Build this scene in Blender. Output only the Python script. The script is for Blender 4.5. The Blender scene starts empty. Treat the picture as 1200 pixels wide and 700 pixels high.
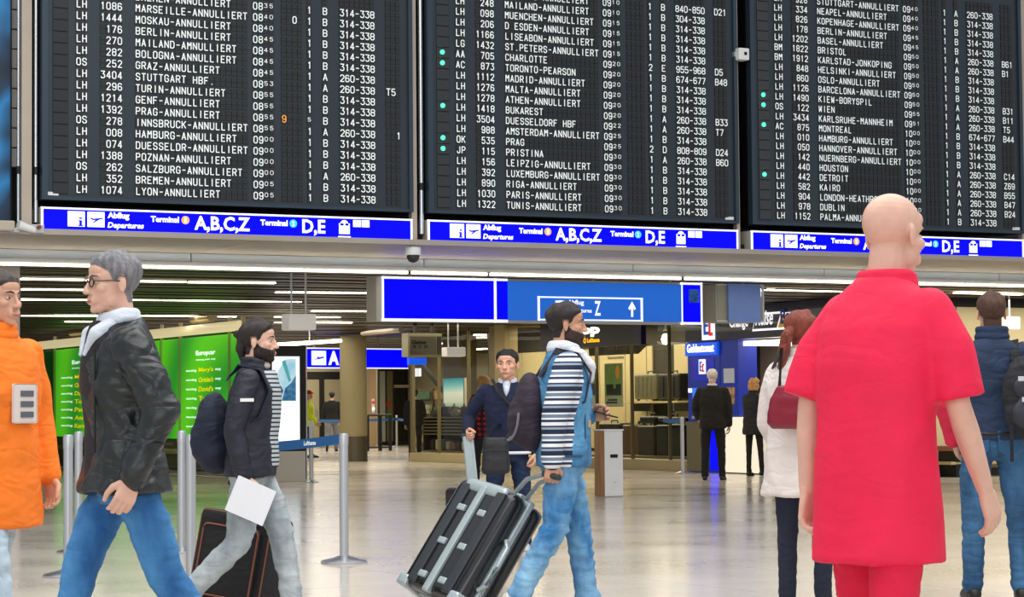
import bpy, bmesh, math, random
import numpy as np
from mathutils import Vector, Matrix

# ------------------------------------------------------------------ camera, world, lamps, exposure
SC = bpy.context.scene
COL = SC.collection
FPX = 2700.0
CAMZ = 1.15
TILT = math.atan(130 / FPX)
ROLL = 0.009
_F = Vector((0, math.cos(TILT), math.sin(TILT)))
_U0 = Vector((0, -math.sin(TILT), math.cos(TILT)))
_R = Vector((1, 0, 0)) * math.cos(ROLL) - _U0 * math.sin(ROLL)
_U = Vector((1, 0, 0)) * math.sin(ROLL) + _U0 * math.cos(ROLL)
CAMP = Vector((0, 0, CAMZ))
cam_data = bpy.data.cameras.new('camera')
cam_data.sensor_width = 36.0
cam_data.lens = 36.0 * FPX / 1200.0
cam_data.clip_end = 400
cam = bpy.data.objects.new('camera', cam_data)
COL.objects.link(cam)
M = Matrix((( _R.x, _U.x, -_F.x, 0), (_R.y, _U.y, -_F.y, 0), (_R.z, _U.z, -_F.z, CAMZ), (0, 0, 0, 1)))
cam.matrix_world = M
SC.camera = cam

world = bpy.data.worlds.new('hall_daylight')
SC.world = world
world.use_nodes = True
world.node_tree.nodes['Background'].inputs[0].default_value = (0.93, 0.96, 1.0, 1)
world.node_tree.nodes['Background'].inputs[1].default_value = 0.62

def area_light(name, loc, rot, sx, sy, power, color):
    l = bpy.data.lights.new(name, 'AREA')
    l.shape = 'RECTANGLE'; l.size = sx; l.size_y = sy; l.energy = power; l.color = color
    o = bpy.data.objects.new(name, l); COL.objects.link(o)
    o.location = loc; o.rotation_euler = rot
    return o
# the hall's skylight, above and in front of the boards, and the big windows behind the camera
area_light('hall_skylight', (1, 11, 9.5), (0, 0, 0), 14, 14, 1500, (1.0, 0.985, 0.96))
area_light('hall_window', (-2, -8, 5.5), (math.radians(78), 0, 0), 18, 6, 800, (0.96, 0.98, 1.0))

SC.view_settings.view_transform = 'Standard'
SC.view_settings.look = 'None'
SC.view_settings.gamma = 1
SC.view_settings.use_curve_mapping = False
SC.view_settings.exposure = 0.15

# ------------------------------------------------------------------ rays and the building's own axes
def ray(px, py):
    return (_F * FPX + _R * (px - 600.0) - _U * (py - 350.0)).normalized()
def at_depth(px, py, Y):
    d = ray(px, py); return CAMP + d * (Y / d.y)
def on_floor(px, py, z=0.0):
    d = ray(px, py); return CAMP + d * ((z - CAMZ) / d.z)
TH = math.atan2(0.4656, 0.885)
GU = Vector((math.cos(TH), math.sin(TH), 0)); GV = Vector((-math.sin(TH), math.cos(TH), 0))
P0 = at_depth(50, 485, 24.0); P0.z = 0
def g2w(x, y, z=0): return P0 + GU * x + GV * y + Vector((0, 0, z))
def w2g(p):
    d = p - P0; return Vector((d.dot(GU), d.dot(GV), p.z))
def hitY(px, py, ly):            # -> (lx, z) on the plane local y = ly
    d = ray(px, py); t = (ly - (CAMP - P0).dot(GV)) / d.dot(GV); p = w2g(CAMP + d * t); return p.x, p.z
def hitX(px, py, lx):            # -> (ly, z) on the plane local x = lx
    d = ray(px, py); t = (lx - (CAMP - P0).dot(GU)) / d.dot(GU); p = w2g(CAMP + d * t); return p.y, p.z
def hitZ(px, py, z):
    return w2g(on_floor(px, py, z))

# ------------------------------------------------------------------ materials
def lin(h):
    h = h.lstrip('#'); c = [int(h[i:i+2], 16) / 255 for i in (0, 2, 4)]
    return tuple((x / 12.92 if x <= 0.04045 else ((x + 0.055) / 1.055) ** 2.4) for x in c)
MATS = {}
def mat(name, col, rough=0.6, metal=0.0, var=0.0, vscale=8.0, bump=0.0, bscale=60.0, emit=0.0, spec=0.5, coat=0.0, stretch=None, col2=None, coord='Object', wr=0.0):
    if name in MATS: return MATS[name]
    m = bpy.data.materials.new(name); m.use_nodes = True; MATS[name] = m
    nt = m.node_tree; N = nt.nodes; L = nt.links
    b = N['Principled BSDF']
    c = lin(col)
    b.inputs['Base Color'].default_value = (*c, 1)
    b.inputs['Roughness'].default_value = rough
    b.inputs['Metallic'].default_value = metal
    b.inputs['Specular IOR Level'].default_value = spec
    b.inputs['Coat Weight'].default_value = coat
    if emit > 0:
        b.inputs['Emission Color'].default_value = (*c, 1); b.inputs['Emission Strength'].default_value = emit
    if var > 0 or bump > 0 or col2:
        tc = N.new('ShaderNodeTexCoord'); mp = N.new('ShaderNodeMapping')
        L.new(tc.outputs[coord], mp.inputs[0])
        if stretch: mp.inputs['Scale'].default_value = stretch
    if var > 0 or col2:
        nz = N.new('ShaderNodeTexNoise'); nz.inputs['Scale'].default_value = vscale; nz.inputs['Detail'].default_value = 5
        L.new(mp.outputs[0], nz.inputs['Vector'])
        cr = N.new('ShaderNodeValToRGB')
        c2 = lin(col2) if col2 else tuple(min(1, x * (1 + var)) for x in c)
        c1 = c if col2 else tuple(x * (1 - var) for x in c)
        cr.color_ramp.elements[0].position = 0.36; cr.color_ramp.elements[1].position = 0.64
        cr.color_ramp.elements[0].color = (*c1, 1); cr.color_ramp.elements[1].color = (*c2, 1)
        L.new(nz.outputs[0], cr.inputs[0]); L.new(cr.outputs[0], b.inputs['Base Color'])
    if bump > 0:
        n2 = N.new('ShaderNodeTexNoise'); n2.inputs['Scale'].default_value = bscale; n2.inputs['Detail'].default_value = 4
        L.new(mp.outputs[0], n2.inputs['Vector'])
        bp = N.new('ShaderNodeBump'); bp.inputs['Strength'].default_value = bump; bp.inputs['Distance'].default_value = 0.01
        L.new(n2.outputs[0], bp.inputs['Height']); L.new(bp.outputs[0], b.inputs['Normal'])
        if wr > 0:      # soft creases of worn cloth
            m3 = N.new('ShaderNodeMapping'); m3.inputs['Scale'].default_value = (1, 1, 2.2); m3.inputs['Rotation'].default_value = (.25, .3, 0); L.new(tc.outputs[coord], m3.inputs[0])
            n3 = N.new('ShaderNodeTexNoise'); n3.inputs['Scale'].default_value = 5; n3.inputs['Detail'].default_value = 1; n3.inputs['Distortion'].default_value = .9; L.new(m3.outputs[0], n3.inputs['Vector'])
            a1 = N.new('ShaderNodeMath'); a1.operation = 'SUBTRACT'; a1.inputs[1].default_value = .5; L.new(n3.outputs[0], a1.inputs[0])
            a2 = N.new('ShaderNodeMath'); a2.operation = 'ABSOLUTE'; L.new(a1.outputs[0], a2.inputs[0])
            b2 = N.new('ShaderNodeBump'); b2.inputs['Strength'].default_value = wr; b2.inputs['Distance'].default_value = 0.12
            L.new(a2.outputs[0], b2.inputs['Height']); L.new(b2.outputs[0], bp.inputs['Normal'])
    return m
def stripe_mat(name, cols, axis='Z', scale=20.0, rough=0.8, check=None):
    """woven bands: cols is a list of (position, hex) repeated along one object axis"""
    if name in MATS: return MATS[name]
    m = bpy.data.materials.new(name); m.use_nodes = True; MATS[name] = m
    nt = m.node_tree; N = nt.nodes; L = nt.links; b = N['Principled BSDF']; b.inputs['Roughness'].default_value = rough
    tc = N.new('ShaderNodeTexCoord'); sp = N.new('ShaderNodeSeparateXYZ'); L.new(tc.outputs['Object'], sp.inputs[0])
    def ramp(ax, cc):
        mu = N.new('ShaderNodeMath'); mu.operation = 'MULTIPLY'; mu.inputs[1].default_value = scale; L.new(sp.outputs[ax], mu.inputs[0])
        fr = N.new('ShaderNodeMath'); fr.operation = 'FRACT'; L.new(mu.outputs[0], fr.inputs[0])
        cr = N.new('ShaderNodeValToRGB'); cr.color_ramp.interpolation = 'CONSTANT'
        while len(cr.color_ramp.elements) < len(cc): cr.color_ramp.elements.new(0.5)
        for e, (p, h) in zip(cr.color_ramp.elements, cc): e.position = p; e.color = (*lin(h), 1)
        L.new(fr.outputs[0], cr.inputs[0]); return cr
    c1 = ramp(axis, cols)
    if check:
        c2 = ramp('X', check); mx = N.new('ShaderNodeMix'); mx.data_type = 'RGBA'; mx.blend_type = 'MULTIPLY'; mx.inputs[0].default_value = 1
        L.new(c1.outputs[0], mx.inputs[6]); L.new(c2.outputs[0], mx.inputs[7]); L.new(mx.outputs[2], b.inputs['Base Color'])
    else: L.new(c1.outputs[0], b.inputs['Base Color'])
    return m
def glass_mat(name, col='#f3f5f1', alpha=0.16, rough=0.02):
    if name in MATS: return MATS[name]
    m = bpy.data.materials.new(name); m.use_nodes = True; MATS[name] = m
    nt = m.node_tree; N = nt.nodes; L = nt.links
    N.remove(N['Principled BSDF'])
    tr = N.new('ShaderNodeBsdfTransparent'); tr.inputs[0].default_value = (*lin(col), 1)
    gl = N.new('ShaderNodeBsdfGlossy'); gl.inputs['Roughness'].default_value = rough
    fr = N.new('ShaderNodeFresnel'); fr.inputs[0].default_value = 1.17
    mx = N.new('ShaderNodeMixShader'); ge = N.new('ShaderNodeNewGeometry'); sb = N.new('ShaderNodeMath'); sb.operation = 'SUBTRACT'; sb.inputs[0].default_value = 1; L.new(ge.outputs['Backfacing'], sb.inputs[1]); mu = N.new('ShaderNodeMath'); mu.operation = 'MULTIPLY'; L.new(fr.outputs[0], mu.inputs[0]); L.new(sb.outputs[0], mu.inputs[1])
    L.new(mu.outputs[0], mx.inputs[0]); L.new(tr.outputs[0], mx.inputs[1]); L.new(gl.outputs[0], mx.inputs[2])
    L.new(mx.outputs[0], N['Material Output'].inputs[0])
    return m

# ------------------------------------------------------------------ mesh builder
class MB:
    def __init__(s): s.v = []; s.f = []; s.m = []
    def add(s, vs, fs, mi=0):
        o = len(s.v); s.v += [tuple(p) for p in vs]; s.f += [tuple(i + o for i in f) for f in fs]; s.m += [mi] * len(fs); return s
    def box(s, x0, x1, y0, y1, z0, z1, mi=0):
        if x0 > x1: x0, x1 = x1, x0
        if y0 > y1: y0, y1 = y1, y0
        if z0 > z1: z0, z1 = z1, z0
        return s.add([(x0,y0,z0),(x1,y0,z0),(x1,y1,z0),(x0,y1,z0),(x0,y0,z1),(x1,y0,z1),(x1,y1,z1),(x0,y1,z1)],
              [(0,3,2,1),(4,5,6,7),(0,1,5,4),(1,2,6,5),(2,3,7,6),(3,0,4,7)], mi)
    def prism(s, poly, y0, y1, mi=0):            # polygon in x,z seen from -y (counter-clockwise), extruded along y
        n = len(poly)
        vs = [(x, y0, z) for x, z in poly] + [(x, y1, z) for x, z in poly]
        fs = [tuple(range(n)), tuple(range(2*n-1, n-1, -1))] + [(i, i+n, (i+1) % n + n, (i+1) % n) for i in range(n)]
        return s.add(vs, fs, mi)
    def ngon(s, c, r, y0, y1, n=24, mi=0, sx=1.0):
        return s.prism([(c[0] + sx*r*math.cos(2*math.pi*i/n), c[1] + r*math.sin(2*math.pi*i/n)) for i in range(n)], y0, y1, mi)
    def lathe(s, prof, n=28, c=(0,0), mi=0):      # profile [(r,z)] about a vertical axis
        vs = []; fs = []
        for r, z in prof:
            for i in range(n): a = 2*math.pi*i/n; vs.append((c[0]+r*math.cos(a), c[1]+r*math.sin(a), z))
        for k in range(len(prof)-1):
            for i in range(n): j = (i+1) % n; fs.append((k*n+i, k*n+j, (k+1)*n+j, (k+1)*n+i))
        fs.append(tuple(range(n-1, -1, -1))); fs.append(tuple((len(prof)-1)*n + i for i in range(n)))
        return s.add(vs, fs, mi)
    def tube(s, pts, r, n=10, mi=0):
        pts = [Vector(p) for p in pts]; vs = []; fs = []
        up = Vector((0, 0, 1))
        for k, p in enumerate(pts):
            d = (pts[min(k+1, len(pts)-1)] - pts[max(k-1, 0)]).normalized()
            a = d.cross(up)
            if a.length < 0.05: a = d.cross(Vector((1, 0, 0)))
            a.normalize(); b = d.cross(a)
            rr = r[k] if isinstance(r, (list, tuple)) else r
            for i in range(n): t = 2*math.pi*i/n; vs.append(p + a*rr*math.cos(t) + b*rr*math.sin(t))
        for k in range(len(pts)-1):
            for i in range(n): j = (i+1) % n; fs.append((k*n+i, (k+1)*n+i, (k+1)*n+j, k*n+j))
        fs.append(tuple(range(n))); fs.append(tuple((len(pts)-1)*n + i for i in range(n-1, -1, -1)))
        return s.add(vs, fs, mi)
    def ribbon(s, pts, w, t, nrm=(0, 1, 0), mi=0):   # flat strap: width w across, thickness t along nrm
        pts = [Vector(p) for p in pts]; vs = []; fs = []; nv = Vector(nrm).normalized()
        for k, p in enumerate(pts):
            d = (pts[min(k+1, len(pts)-1)] - pts[max(k-1, 0)]).normalized()
            a = d.cross(nv).normalized()
            b = a.cross(d).normalized()
            for sa, sb in ((-1,-1),(1,-1),(1,1),(-1,1)): vs.append(p + a*w/2*sa + b*t/2*sb)
        for k in range(len(pts)-1):
            for i in range(4): j = (i+1) % 4; fs.append((k*4+i, k*4+j, (k+1)*4+j, (k+1)*4+i))
        e = (len(pts)-1)*4
        fs.append((3,2,1,0)); fs.append((e,e+1,e+2,e+3))
        return s.add(vs, fs, mi)
    def xf(s, mtx):
        s.v = [tuple(mtx @ Vector(p)) for p in s.v]; return s
    def build(s, name, mats, parent=None, origin=(0,0,0), smooth=False, bevel=0.0, kind=None, label=None, seg=2):
        if not isinstance(mats, (list, tuple)): mats = [mats]
        me = bpy.data.meshes.new(name)
        ox, oy, oz = origin
        me.from_pydata([(x-ox, y-oy, z-oz) for x, y, z in s.v], [], s.f)
        for m in mats: me.materials.append(m)
        if len(mats) > 1: me.polygons.foreach_set('material_index', s.m)
        bm = bmesh.new(); bm.from_mesh(me)
        bmesh.ops.recalc_face_normals(bm, faces=bm.faces)
        if bevel > 0:
            ed = [e for e in bm.edges if len(e.link_faces) == 2 and e.calc_face_angle(0) > 0.6]
            bmesh.ops.bevel(bm, geom=ed, offset=bevel, segments=seg, affect='EDGES', profile=0.6)
        bm.to_mesh(me); bm.free()
        if smooth:
            me.shade_smooth()
            me.set_sharp_from_angle(angle=math.radians(40))
        o = bpy.data.objects.new(name, me); COL.objects.link(o)
        if parent: o.parent = parent
        if kind: o['kind'] = kind
        if label: o['label'] = label
        return o

def thing(name, label, cat, loc=(0,0,0), rz=0.0, group=None, kind=None):
    o = bpy.data.objects.new(name, None); COL.objects.link(o); o.empty_display_size = 0.1
    o.location = loc; o.rotation_euler = (0, 0, rz)
    if label: o['label'] = label
    if cat: o['category'] = cat
    if group: o['group'] = group
    if kind: o['kind'] = kind
    return o
def gthing(name, label, cat, x, y, z=0.0, group=None, kind=None):     # in the building's frame; meshes then use origin=(x,y,z)
    return thing(name, label, cat, g2w(x, y, z), TH, group, kind)
def structure(name, mb, m, **k):
    o = mb.build(name, m, **k); o.location = P0; o.rotation_euler = (0, 0, TH); o['kind'] = 'structure'; return o
def gpart(name, mb, m, parent, **k):
    """mesh in building coordinates under a thing placed by gthing"""
    return mb.build(name, m, parent, origin=w2g(parent.location), **k)

# ------------------------------------------------------------------ lettering
_GL = {}
def glyphs(text, off=0.0):
    key = (text, off)
    if key in _GL: return _GL[key]
    c = bpy.data.curves.new('lettering', 'FONT'); c.body = text; c.offset = off; c.resolution_u = 2
    o = bpy.data.objects.new('lettering', c); COL.objects.link(o)
    dg = bpy.context.evaluated_depsgraph_get()
    me = bpy.data.meshes.new_from_object(o.evaluated_get(dg))
    V = np.array([v.co[:] for v in me.vertices]).reshape(-1, 3); F = [tuple(p.vertices) for p in me.polygons]
    bpy.data.objects.remove(o); bpy.data.curves.remove(c); bpy.data.meshes.remove(me)
    _GL[key] = (V, F); return _GL[key]
def put_text(mb, text, o, w, h, right=(1,0,0), off=0.012, shear=0.0, mi=0, up=(0,0,1)):
    """fit text into the rectangle with lower left corner o, width w, height h"""
    V, F = glyphs(text, off)
    if len(V) == 0: return
    x0, x1, y0, y1 = V[:,0].min(), V[:,0].max(), V[:,1].min(), V[:,1].max()
    r = Vector(right); u = Vector(up); oo = Vector(o)
    vs = []
    for a, b, _ in V:
        fx = (a-x0)/(x1-x0)*w; fz = (b-y0)/(y1-y0)*h
        vs.append(oo + r*(fx + shear*fz) + u*fz)
    mb.add(vs, F, mi)
# ------------------------------------------------------------------ shared materials
m_black = mat('black_metal', '#101112', 0.45, 0.3)
m_chrome = mat('brushed_steel', '#c9ccd0', 0.25, 0.9)
m_alu = mat('satin_aluminium', '#b9bcbf', 0.38, 0.75)
m_beigepole = mat('beige_lacquer', '#b7aa9a', 0.45, 0.1, var=0.05, vscale=3)
m_white = mat('white_lacquer', '#e8e8e6', 0.4, var=0.02)
m_sign_blue = mat('backlit_blue', '#0000ff', 0.5, emit=0.85, spec=0.1)
m_sign_white = mat('backlit_white', '#f6f8ff', 0.4, emit=0.75)
m_sign_pale = mat('backlit_light_blue', '#1c6fc8', 0.3, emit=0.5, col2=None)
m_grey_case = mat('grey_sign_case', '#c4c0b2', 0.45, 0.1)
m_strip = mat('lamp_tube_light', '#fff3d8', 0.5, emit=7.0)
m_navy = mat('navy_panel', '#0b1440', 0.35)
m_yellowtxt = mat('lit_orange_letters', '#ffb400', 0.5, emit=1.6)
m_whitetxt = mat('lit_white_letters', '#fffaf0', 0.5, emit=2.2)

# ------------------------------------------------------------------ floor
def floor_mat():
    m = bpy.data.materials.new('polished_stone'); m.use_nodes = True
    nt = m.node_tree; N = nt.nodes; L = nt.links; b = N['Principled BSDF']
    tc = N.new('ShaderNodeTexCoord')
    n1 = N.new('ShaderNodeTexNoise'); n1.inputs['Scale'].default_value = 0.7; n1.inputs['Detail'].default_value = 6
    n2 = N.new('ShaderNodeTexNoise'); n2.inputs['Scale'].default_value = 28; n2.inputs['Detail'].default_value = 4
    L.new(tc.outputs['Object'], n1.inputs['Vector']); L.new(tc.outputs['Object'], n2.inputs['Vector'])
    ad = N.new('ShaderNodeMath'); ad.operation = 'ADD'; L.new(n1.outputs[0], ad.inputs[0]); L.new(n2.outputs[0], ad.inputs[1])
    cr = N.new('ShaderNodeValToRGB'); cr.color_ramp.elements[0].position = 0.75; cr.color_ramp.elements[1].position = 1.25
    cr.color_ramp.elements[0].color = (*lin('#b7afa4'), 1); cr.color_ramp.elements[1].color = (*lin('#c9c1b7'), 1)
    L.new(ad.outputs[0], cr.inputs[0])
    br = N.new('ShaderNodeTexBrick'); br.offset = 0.0; br.inputs['Scale'].default_value = 1.0
    br.inputs['Brick Width'].default_value = 1.2; br.inputs['Row Height'].default_value = 1.2; br.inputs['Mortar Size'].default_value = 0.006
    br.inputs['Color1'].default_value = (1,1,1,1); br.inputs['Color2'].default_value = (0.93,0.93,0.93,1); br.inputs['Mortar'].default_value = (0.6,0.58,0.55,1)
    L.new(tc.outputs['Object'], br.inputs['Vector'])
    mx = N.new('ShaderNodeMix'); mx.data_type = 'RGBA'; mx.blend_type = 'MULTIPLY'; mx.inputs[0].default_value = 0.8
    L.new(cr.outputs[0], mx.inputs[6]); L.new(br.outputs[0], mx.inputs[7]); L.new(mx.outputs[2], b.inputs['Base Color'])
    rr = N.new('ShaderNodeMapRange'); rr.inputs['To Min'].default_value = 0.10; rr.inputs['To Max'].default_value = 0.24
    L.new(n1.outputs[0], rr.inputs['Value']); L.new(rr.outputs[0], b.inputs['Roughness'])
    b.inputs['Specular IOR Level'].default_value = 0.55
    return m
fl = MB(); fl.box(-30, 60, -30, 75, -0.1, 0); structure('floor', fl, floor_mat())

# ------------------------------------------------------------------ upper wall, soffit, fascia band, ceiling
ZS = 3.03; YB = 2.3; ZC = 2.88; XL, XR = -4.0, 22.0
m_soffit = mat('soffit_panel', '#aaa095', 0.5, 0.15, var=0.05, vscale=1.5)
m_band = mat('fascia_panel', '#e2f0fa', 0.4, 0.05, var=0.04, vscale=1.5)
m_dark = mat('dark_backing', '#0b0c0e', 0.6)
seams = [hitY(p, 312, YB)[0] for p in (-60, 224, 497, 742, 966)]
st = seams[-1] - seams[-2]
while seams[-1] + st < XR: seams.append(seams[-1] + st)
seams = [XL] + [s for s in seams if s > XL] + [XR]
sof = structure('trim_1', MB().box(XL, XR, 0.14, YB + 0.05, ZS + 0.03, ZS + 0.12), m_dark)
ban = structure('trim_2', MB().box(XL, XR, YB + 0.03, YB + 0.2, ZC + 0.01, ZS + 0.1), m_dark)
for a, b in zip(seams[:-1], seams[1:]):
    p = MB().box(a + 0.006, b - 0.006, 0.02, YB - 0.01, ZS, ZS + 0.03).build('panel', m_soffit, sof, bevel=0.004, seg=1)
    p = MB().box(a + 0.006, b - 0.006, YB, YB + 0.03, ZC + 0.05, ZS - 0.002).build('panel', m_band, ban, bevel=0.003, seg=1)
structure('trim_3', MB().box(XL, XR, YB - 0.02, YB + 0.02, ZC + 0.0, ZC + 0.048), m_alu)
structure('wall_back', MB().box(XL - 8, XR + 8, 0.55, 0.7, ZS + 0.12, 8.5), m_dark)
# the long light line under the band
for i, (a, b) in enumerate(((130, 480), (482, 573), (574, 800), (802, 1022), (1060, 1215))):
    xa = hitY(a if i else -40, 318, YB - 0.03)[0]; xb = hitY(b, 328, YB - 0.03)[0]
    t = gthing('linear_light', ['long linear light under the fascia band, above the striding man in glasses', 'short section of the linear light above the left end of the wide blue sign',
        'linear light section along the top of the wide light blue Z sign', 'linear light section above the grey boxed sign', 'linear light section at the far right above the man with the backpack'][i], 'lamp', xa, YB - 0.05, ZC)
    gpart('housing', MB().box(xa, xb - 0.02, YB - 0.02, YB + 0.0, ZC - 0.045, ZC), m_alu, t)
    gpart('diffuser', MB().box(xa + 0.01, xb - 0.03, YB - 0.05, YB - 0.022, ZC - 0.04, ZC - 0.012), m_strip, t)
# dark slatted ceiling
m_slat = mat('ceiling_slat', '#564c40', 0.4, 0.5, var=0.12, vscale=1.0, stretch=(0.1, 1, 1))
structure('ceiling', MB().box(-20, 48, YB + 0.2, 62, ZC + 0.1, ZC + 0.15), m_dark)
sl = MB(); y = YB + 0.2
while y < 60:
    sl.box(-20, 48, y, y + 0.22, ZC + 0.035 + 0.012*math.sin(y*7), ZC + 0.1); y += 0.26
o = structure('trim_4', sl, m_slat)
# rows of strip lights in the ceiling (pixel ends -> ceiling plane)
strips = [
 (25, 329, 118, 330.5), (152, 331.5, 217, 332.5), (221, 332.8, 322, 333.8), (25, 341, 128, 342), (25, 353, 120, 353.5), (150, 353, 352, 355.5),
 (323, 344.5, 440, 345.2), (365, 366.3, 440, 366.5), (25, 371.5, 122, 372), (157, 371.5, 276, 372.8), (322, 372.8, 398, 373.3), (322, 379.3, 412, 379.7), (76, 378.5, 116, 378.5),
 (600, 393.2, 636, 392.6), (600, 397.8, 632, 397), (529, 397.5, 569, 396.3), (556, 393.6, 569, 393.3), (896, 341.5, 1000, 343.8), (822, 340.2, 832, 340.5),
 (775, 378, 812, 377.8), (758, 397, 776, 396), (519, 403.5, 546, 402), (547, 411, 569, 409.5), (548, 418.2, 568, 417), (501, 420, 517, 418.5), (1120, 345, 1196, 347)]  # lowest shop strips stand in for corridor lights mirrored in the glass
where = ['first row left of the bare column', 'first row behind the head of the man in glasses', 'first row right of the man in glasses', 'second row beside the column', 'third row beside the column',
 'third row above the bearded man', 'second row left of the wide blue sign', 'fourth row touching the wide blue sign', 'fourth row beside the column', 'fourth row above the green posters', 'fourth row left of the small white hanging box',
 'fifth row below the small white hanging box', 'short one in the fifth row near the column', 'first one inside the shop under the Z sign', 'second one inside the shop under the Z sign', 'above the small hanging box in the shop',
 'short one left of the tan pillar', 'between the grey boxed sign and the red shirt', 'stub between the two blue signs', 'short one under the right end of the wide sign', 'behind the round bulb in the luggage shop',
 'behind the rods of the small box in the shop', 'right of the small box in the shop', 'mirrored in glass, lower right of the small box', 'mirrored in glass, left of the small box', 'above the dark haired man with the rucksack']
for (a, b, c, d), w in zip(strips, where):
    p, q = hitZ(a, b, ZC), hitZ(c, d, ZC)
    t = gthing('ceiling_light', 'thin ceiling strip light, ' + w, 'lamp', p.x, p.y, ZC, group='strip lights under the low ceiling')
    hgt = 0.016 if p.y < 22 else 0.03
    gpart('diffuser', MB().ribbon([(p.x, p.y, ZC - hgt/2 + 0.03), (q.x, q.y, ZC - hgt/2 + 0.03)], 0.12, hgt, (0, 0, 1)), m_strip, t)

# far wall of the corridor with its doors, right wall
m_farwall = mat('far_wall', '#8f846a', 0.7, var=0.06, vscale=0.6)
YF = 52.0
structure('wall_far', MB().box(2, 48, YF, YF + 0.3, 0, ZC + 0.2), m_farwall)
m_rightwall = mat('ochre_wall', '#cbbf96', 0.6, var=0.05, vscale=0.5)
rw = structure('wall_right', MB().box(15.9, 34, 6.45, 6.7, 0, ZC + 0.1), m_dark)
xs = [15.9, 17.1, 18.6, 20.1, 21.6, 23.1]
for a, b in zip(xs[:-1], xs[1:]):
    MB().box(a + 0.008, b - 0.008, 6.40, 6.45, 0.12, ZC - 0.12).build('panel', m_rightwall, rw, bevel=0.004, seg=1)
structure('baseboard_right', MB().box(15.9, 34, 6.37, 6.45, 0, 0.11), mat('dark_skirting', '#4d463c', 0.5))
structure('wall_corridor', MB().box(-12, 6.6, 30, 30.3, 0, ZC + 0.2), mat('brown_wall', '#3e3427', 0.6, var=0.1, vscale=0.8))

# columns
m_col = mat('olive_column', '#8c8160', 0.5, var=0.04, vscale=1.0)
cg = w2g(on_floor(414.5, 541))
t = thing('round_column', 'round olive column with a dark band at its foot, cutting the blue A sign', 'column', g2w(cg.x, cg.y, 0), TH)
MB().lathe([(0.305, 0.56), (0.305, ZC)], 40).build('shaft', m_col, t, smooth=True)
MB().lathe([(0.315, 0.0), (0.315, 0.57)], 40).build('plinth', mat('column_plinth', '#575042', 0.35, 0.4), t, smooth=True)
t = gthing('column', 'pale square column at the left edge behind the man in orange', 'column', hitY(3, 480, 2.6)[0], 2.7, 0)
ca = hitY(-40, 480, 2.5)[0]; cb = hitY(23.5, 400, 2.5)[0]
gpart('shaft', MB().box(ca, cb, 2.5, 3.1, 0, ZC + 0.04), mat('pale_column', '#cbbdb4', 0.5, var=0.03), t, bevel=0.01)

# ------------------------------------------------------------------ departure boards
A = '-ANNULLIERT'
B1 = ['LH|1074|LYON'+A+'|0905|1|B|314-338|', 'LH|352|BREMEN'+A+'|0905|1|B|314-338|', 'OS|262|SALZBURG'+A+'|0900|1|A|260-338|', 'LH|1388|POZNAN'+A+'|0900|1|B|314-338|',
 'LH|074|DUESSELDR'+A+'|0900|1|B|314-338|', 'LH|008|HAMBURG'+A+'|0900|1|B|314-338|', 'OS|278|INNSBRUCK'+A+'|0855|1|A|260-338|  1', 'LH|1392|PRAG'+A+'|0855|s|B|314-338||9',
 'LH|1214|GENF'+A+'|0855|1|B|314-338|', 'LH|296|TURIN'+A+'|0855|1|B|314-338|', 'LH|3404|STUTTGART HBF.|0853|1|A|260-338|T5', 'OS|252|GRAZ'+A+'|0845|1|A|260-338|',
 'LH|282|BOLOGNA'+A+'|0845|1|B|314-338|', 'LH|270|MAILAND-AMNULLIERT|0845|1|B|314-338|', 'LH|176|BERLIN'+A+'|0845|1|B|314-338|', 'LH|1444|MOSKAU'+A+'|0840|1|B|314-338|',
 'LH|1086|MARSEILLE'+A+'|0840|1|B|314-338||  0', 'LH|214|BREMEN'+A+'|0835|1|B|314-338|']
B2 = ['LH|1322|TUNIS'+A+'|0930|1|B|314-338|', 'LH|1030|PARIS'+A+'|0930|1|B|314-338|', 'LH|890|RIGA'+A+'|0930|1|B|314-338|', 'LH|392|LUXEMBURG'+A+'|0930|1|B|314-338|',
 'LH|156|LEIPZIG'+A+'|0930|1|B|314-338|', 'JP|115|PRISTINA|0930|1|A|260-338|B60', 'OK|535|PRAG|0925|2|D|808-809|D24', 'LH|988|AMSTERDAM'+A+'|0925|1|B|314-338|',
 'LH|3504|DUESSELDORF HBF|0922|1|A|260-338|T7', 'LH|1418|BUKAREST|0920|1|A|260-338|B33', 'LH|1278|ATHEN'+A+'|0920|1|B|314-338|', 'LH|1276|MALTA'+A+'|0920|1|B|314-338|',
 'LH|1112|MADRID'+A+'|0920|1|B|314-338|', 'AC|873|TORONTO-PEARSON|0920|1|B|674-677|B48', 'AA|705|CHARLOTTE|0920|2|E|955-968|D5', 'LG|1432|ST.PETERS'+A+'|0915|1|B|314-338|',
 'LH|1166|LISEABON'+A+'|0915|1|B|314-338|', 'LH|206|D ESDEN'+A+'|0915|1|B|314-338|', 'LH|098|MUENCHEN'+A+'|0915|1|B|314-338|', 'LH|248|MAILAND'+A+'|0910|1|B|304-338|',
 'LH|042|HAMBURG'+A+'|0910|1|B|840-850|D21']
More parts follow.
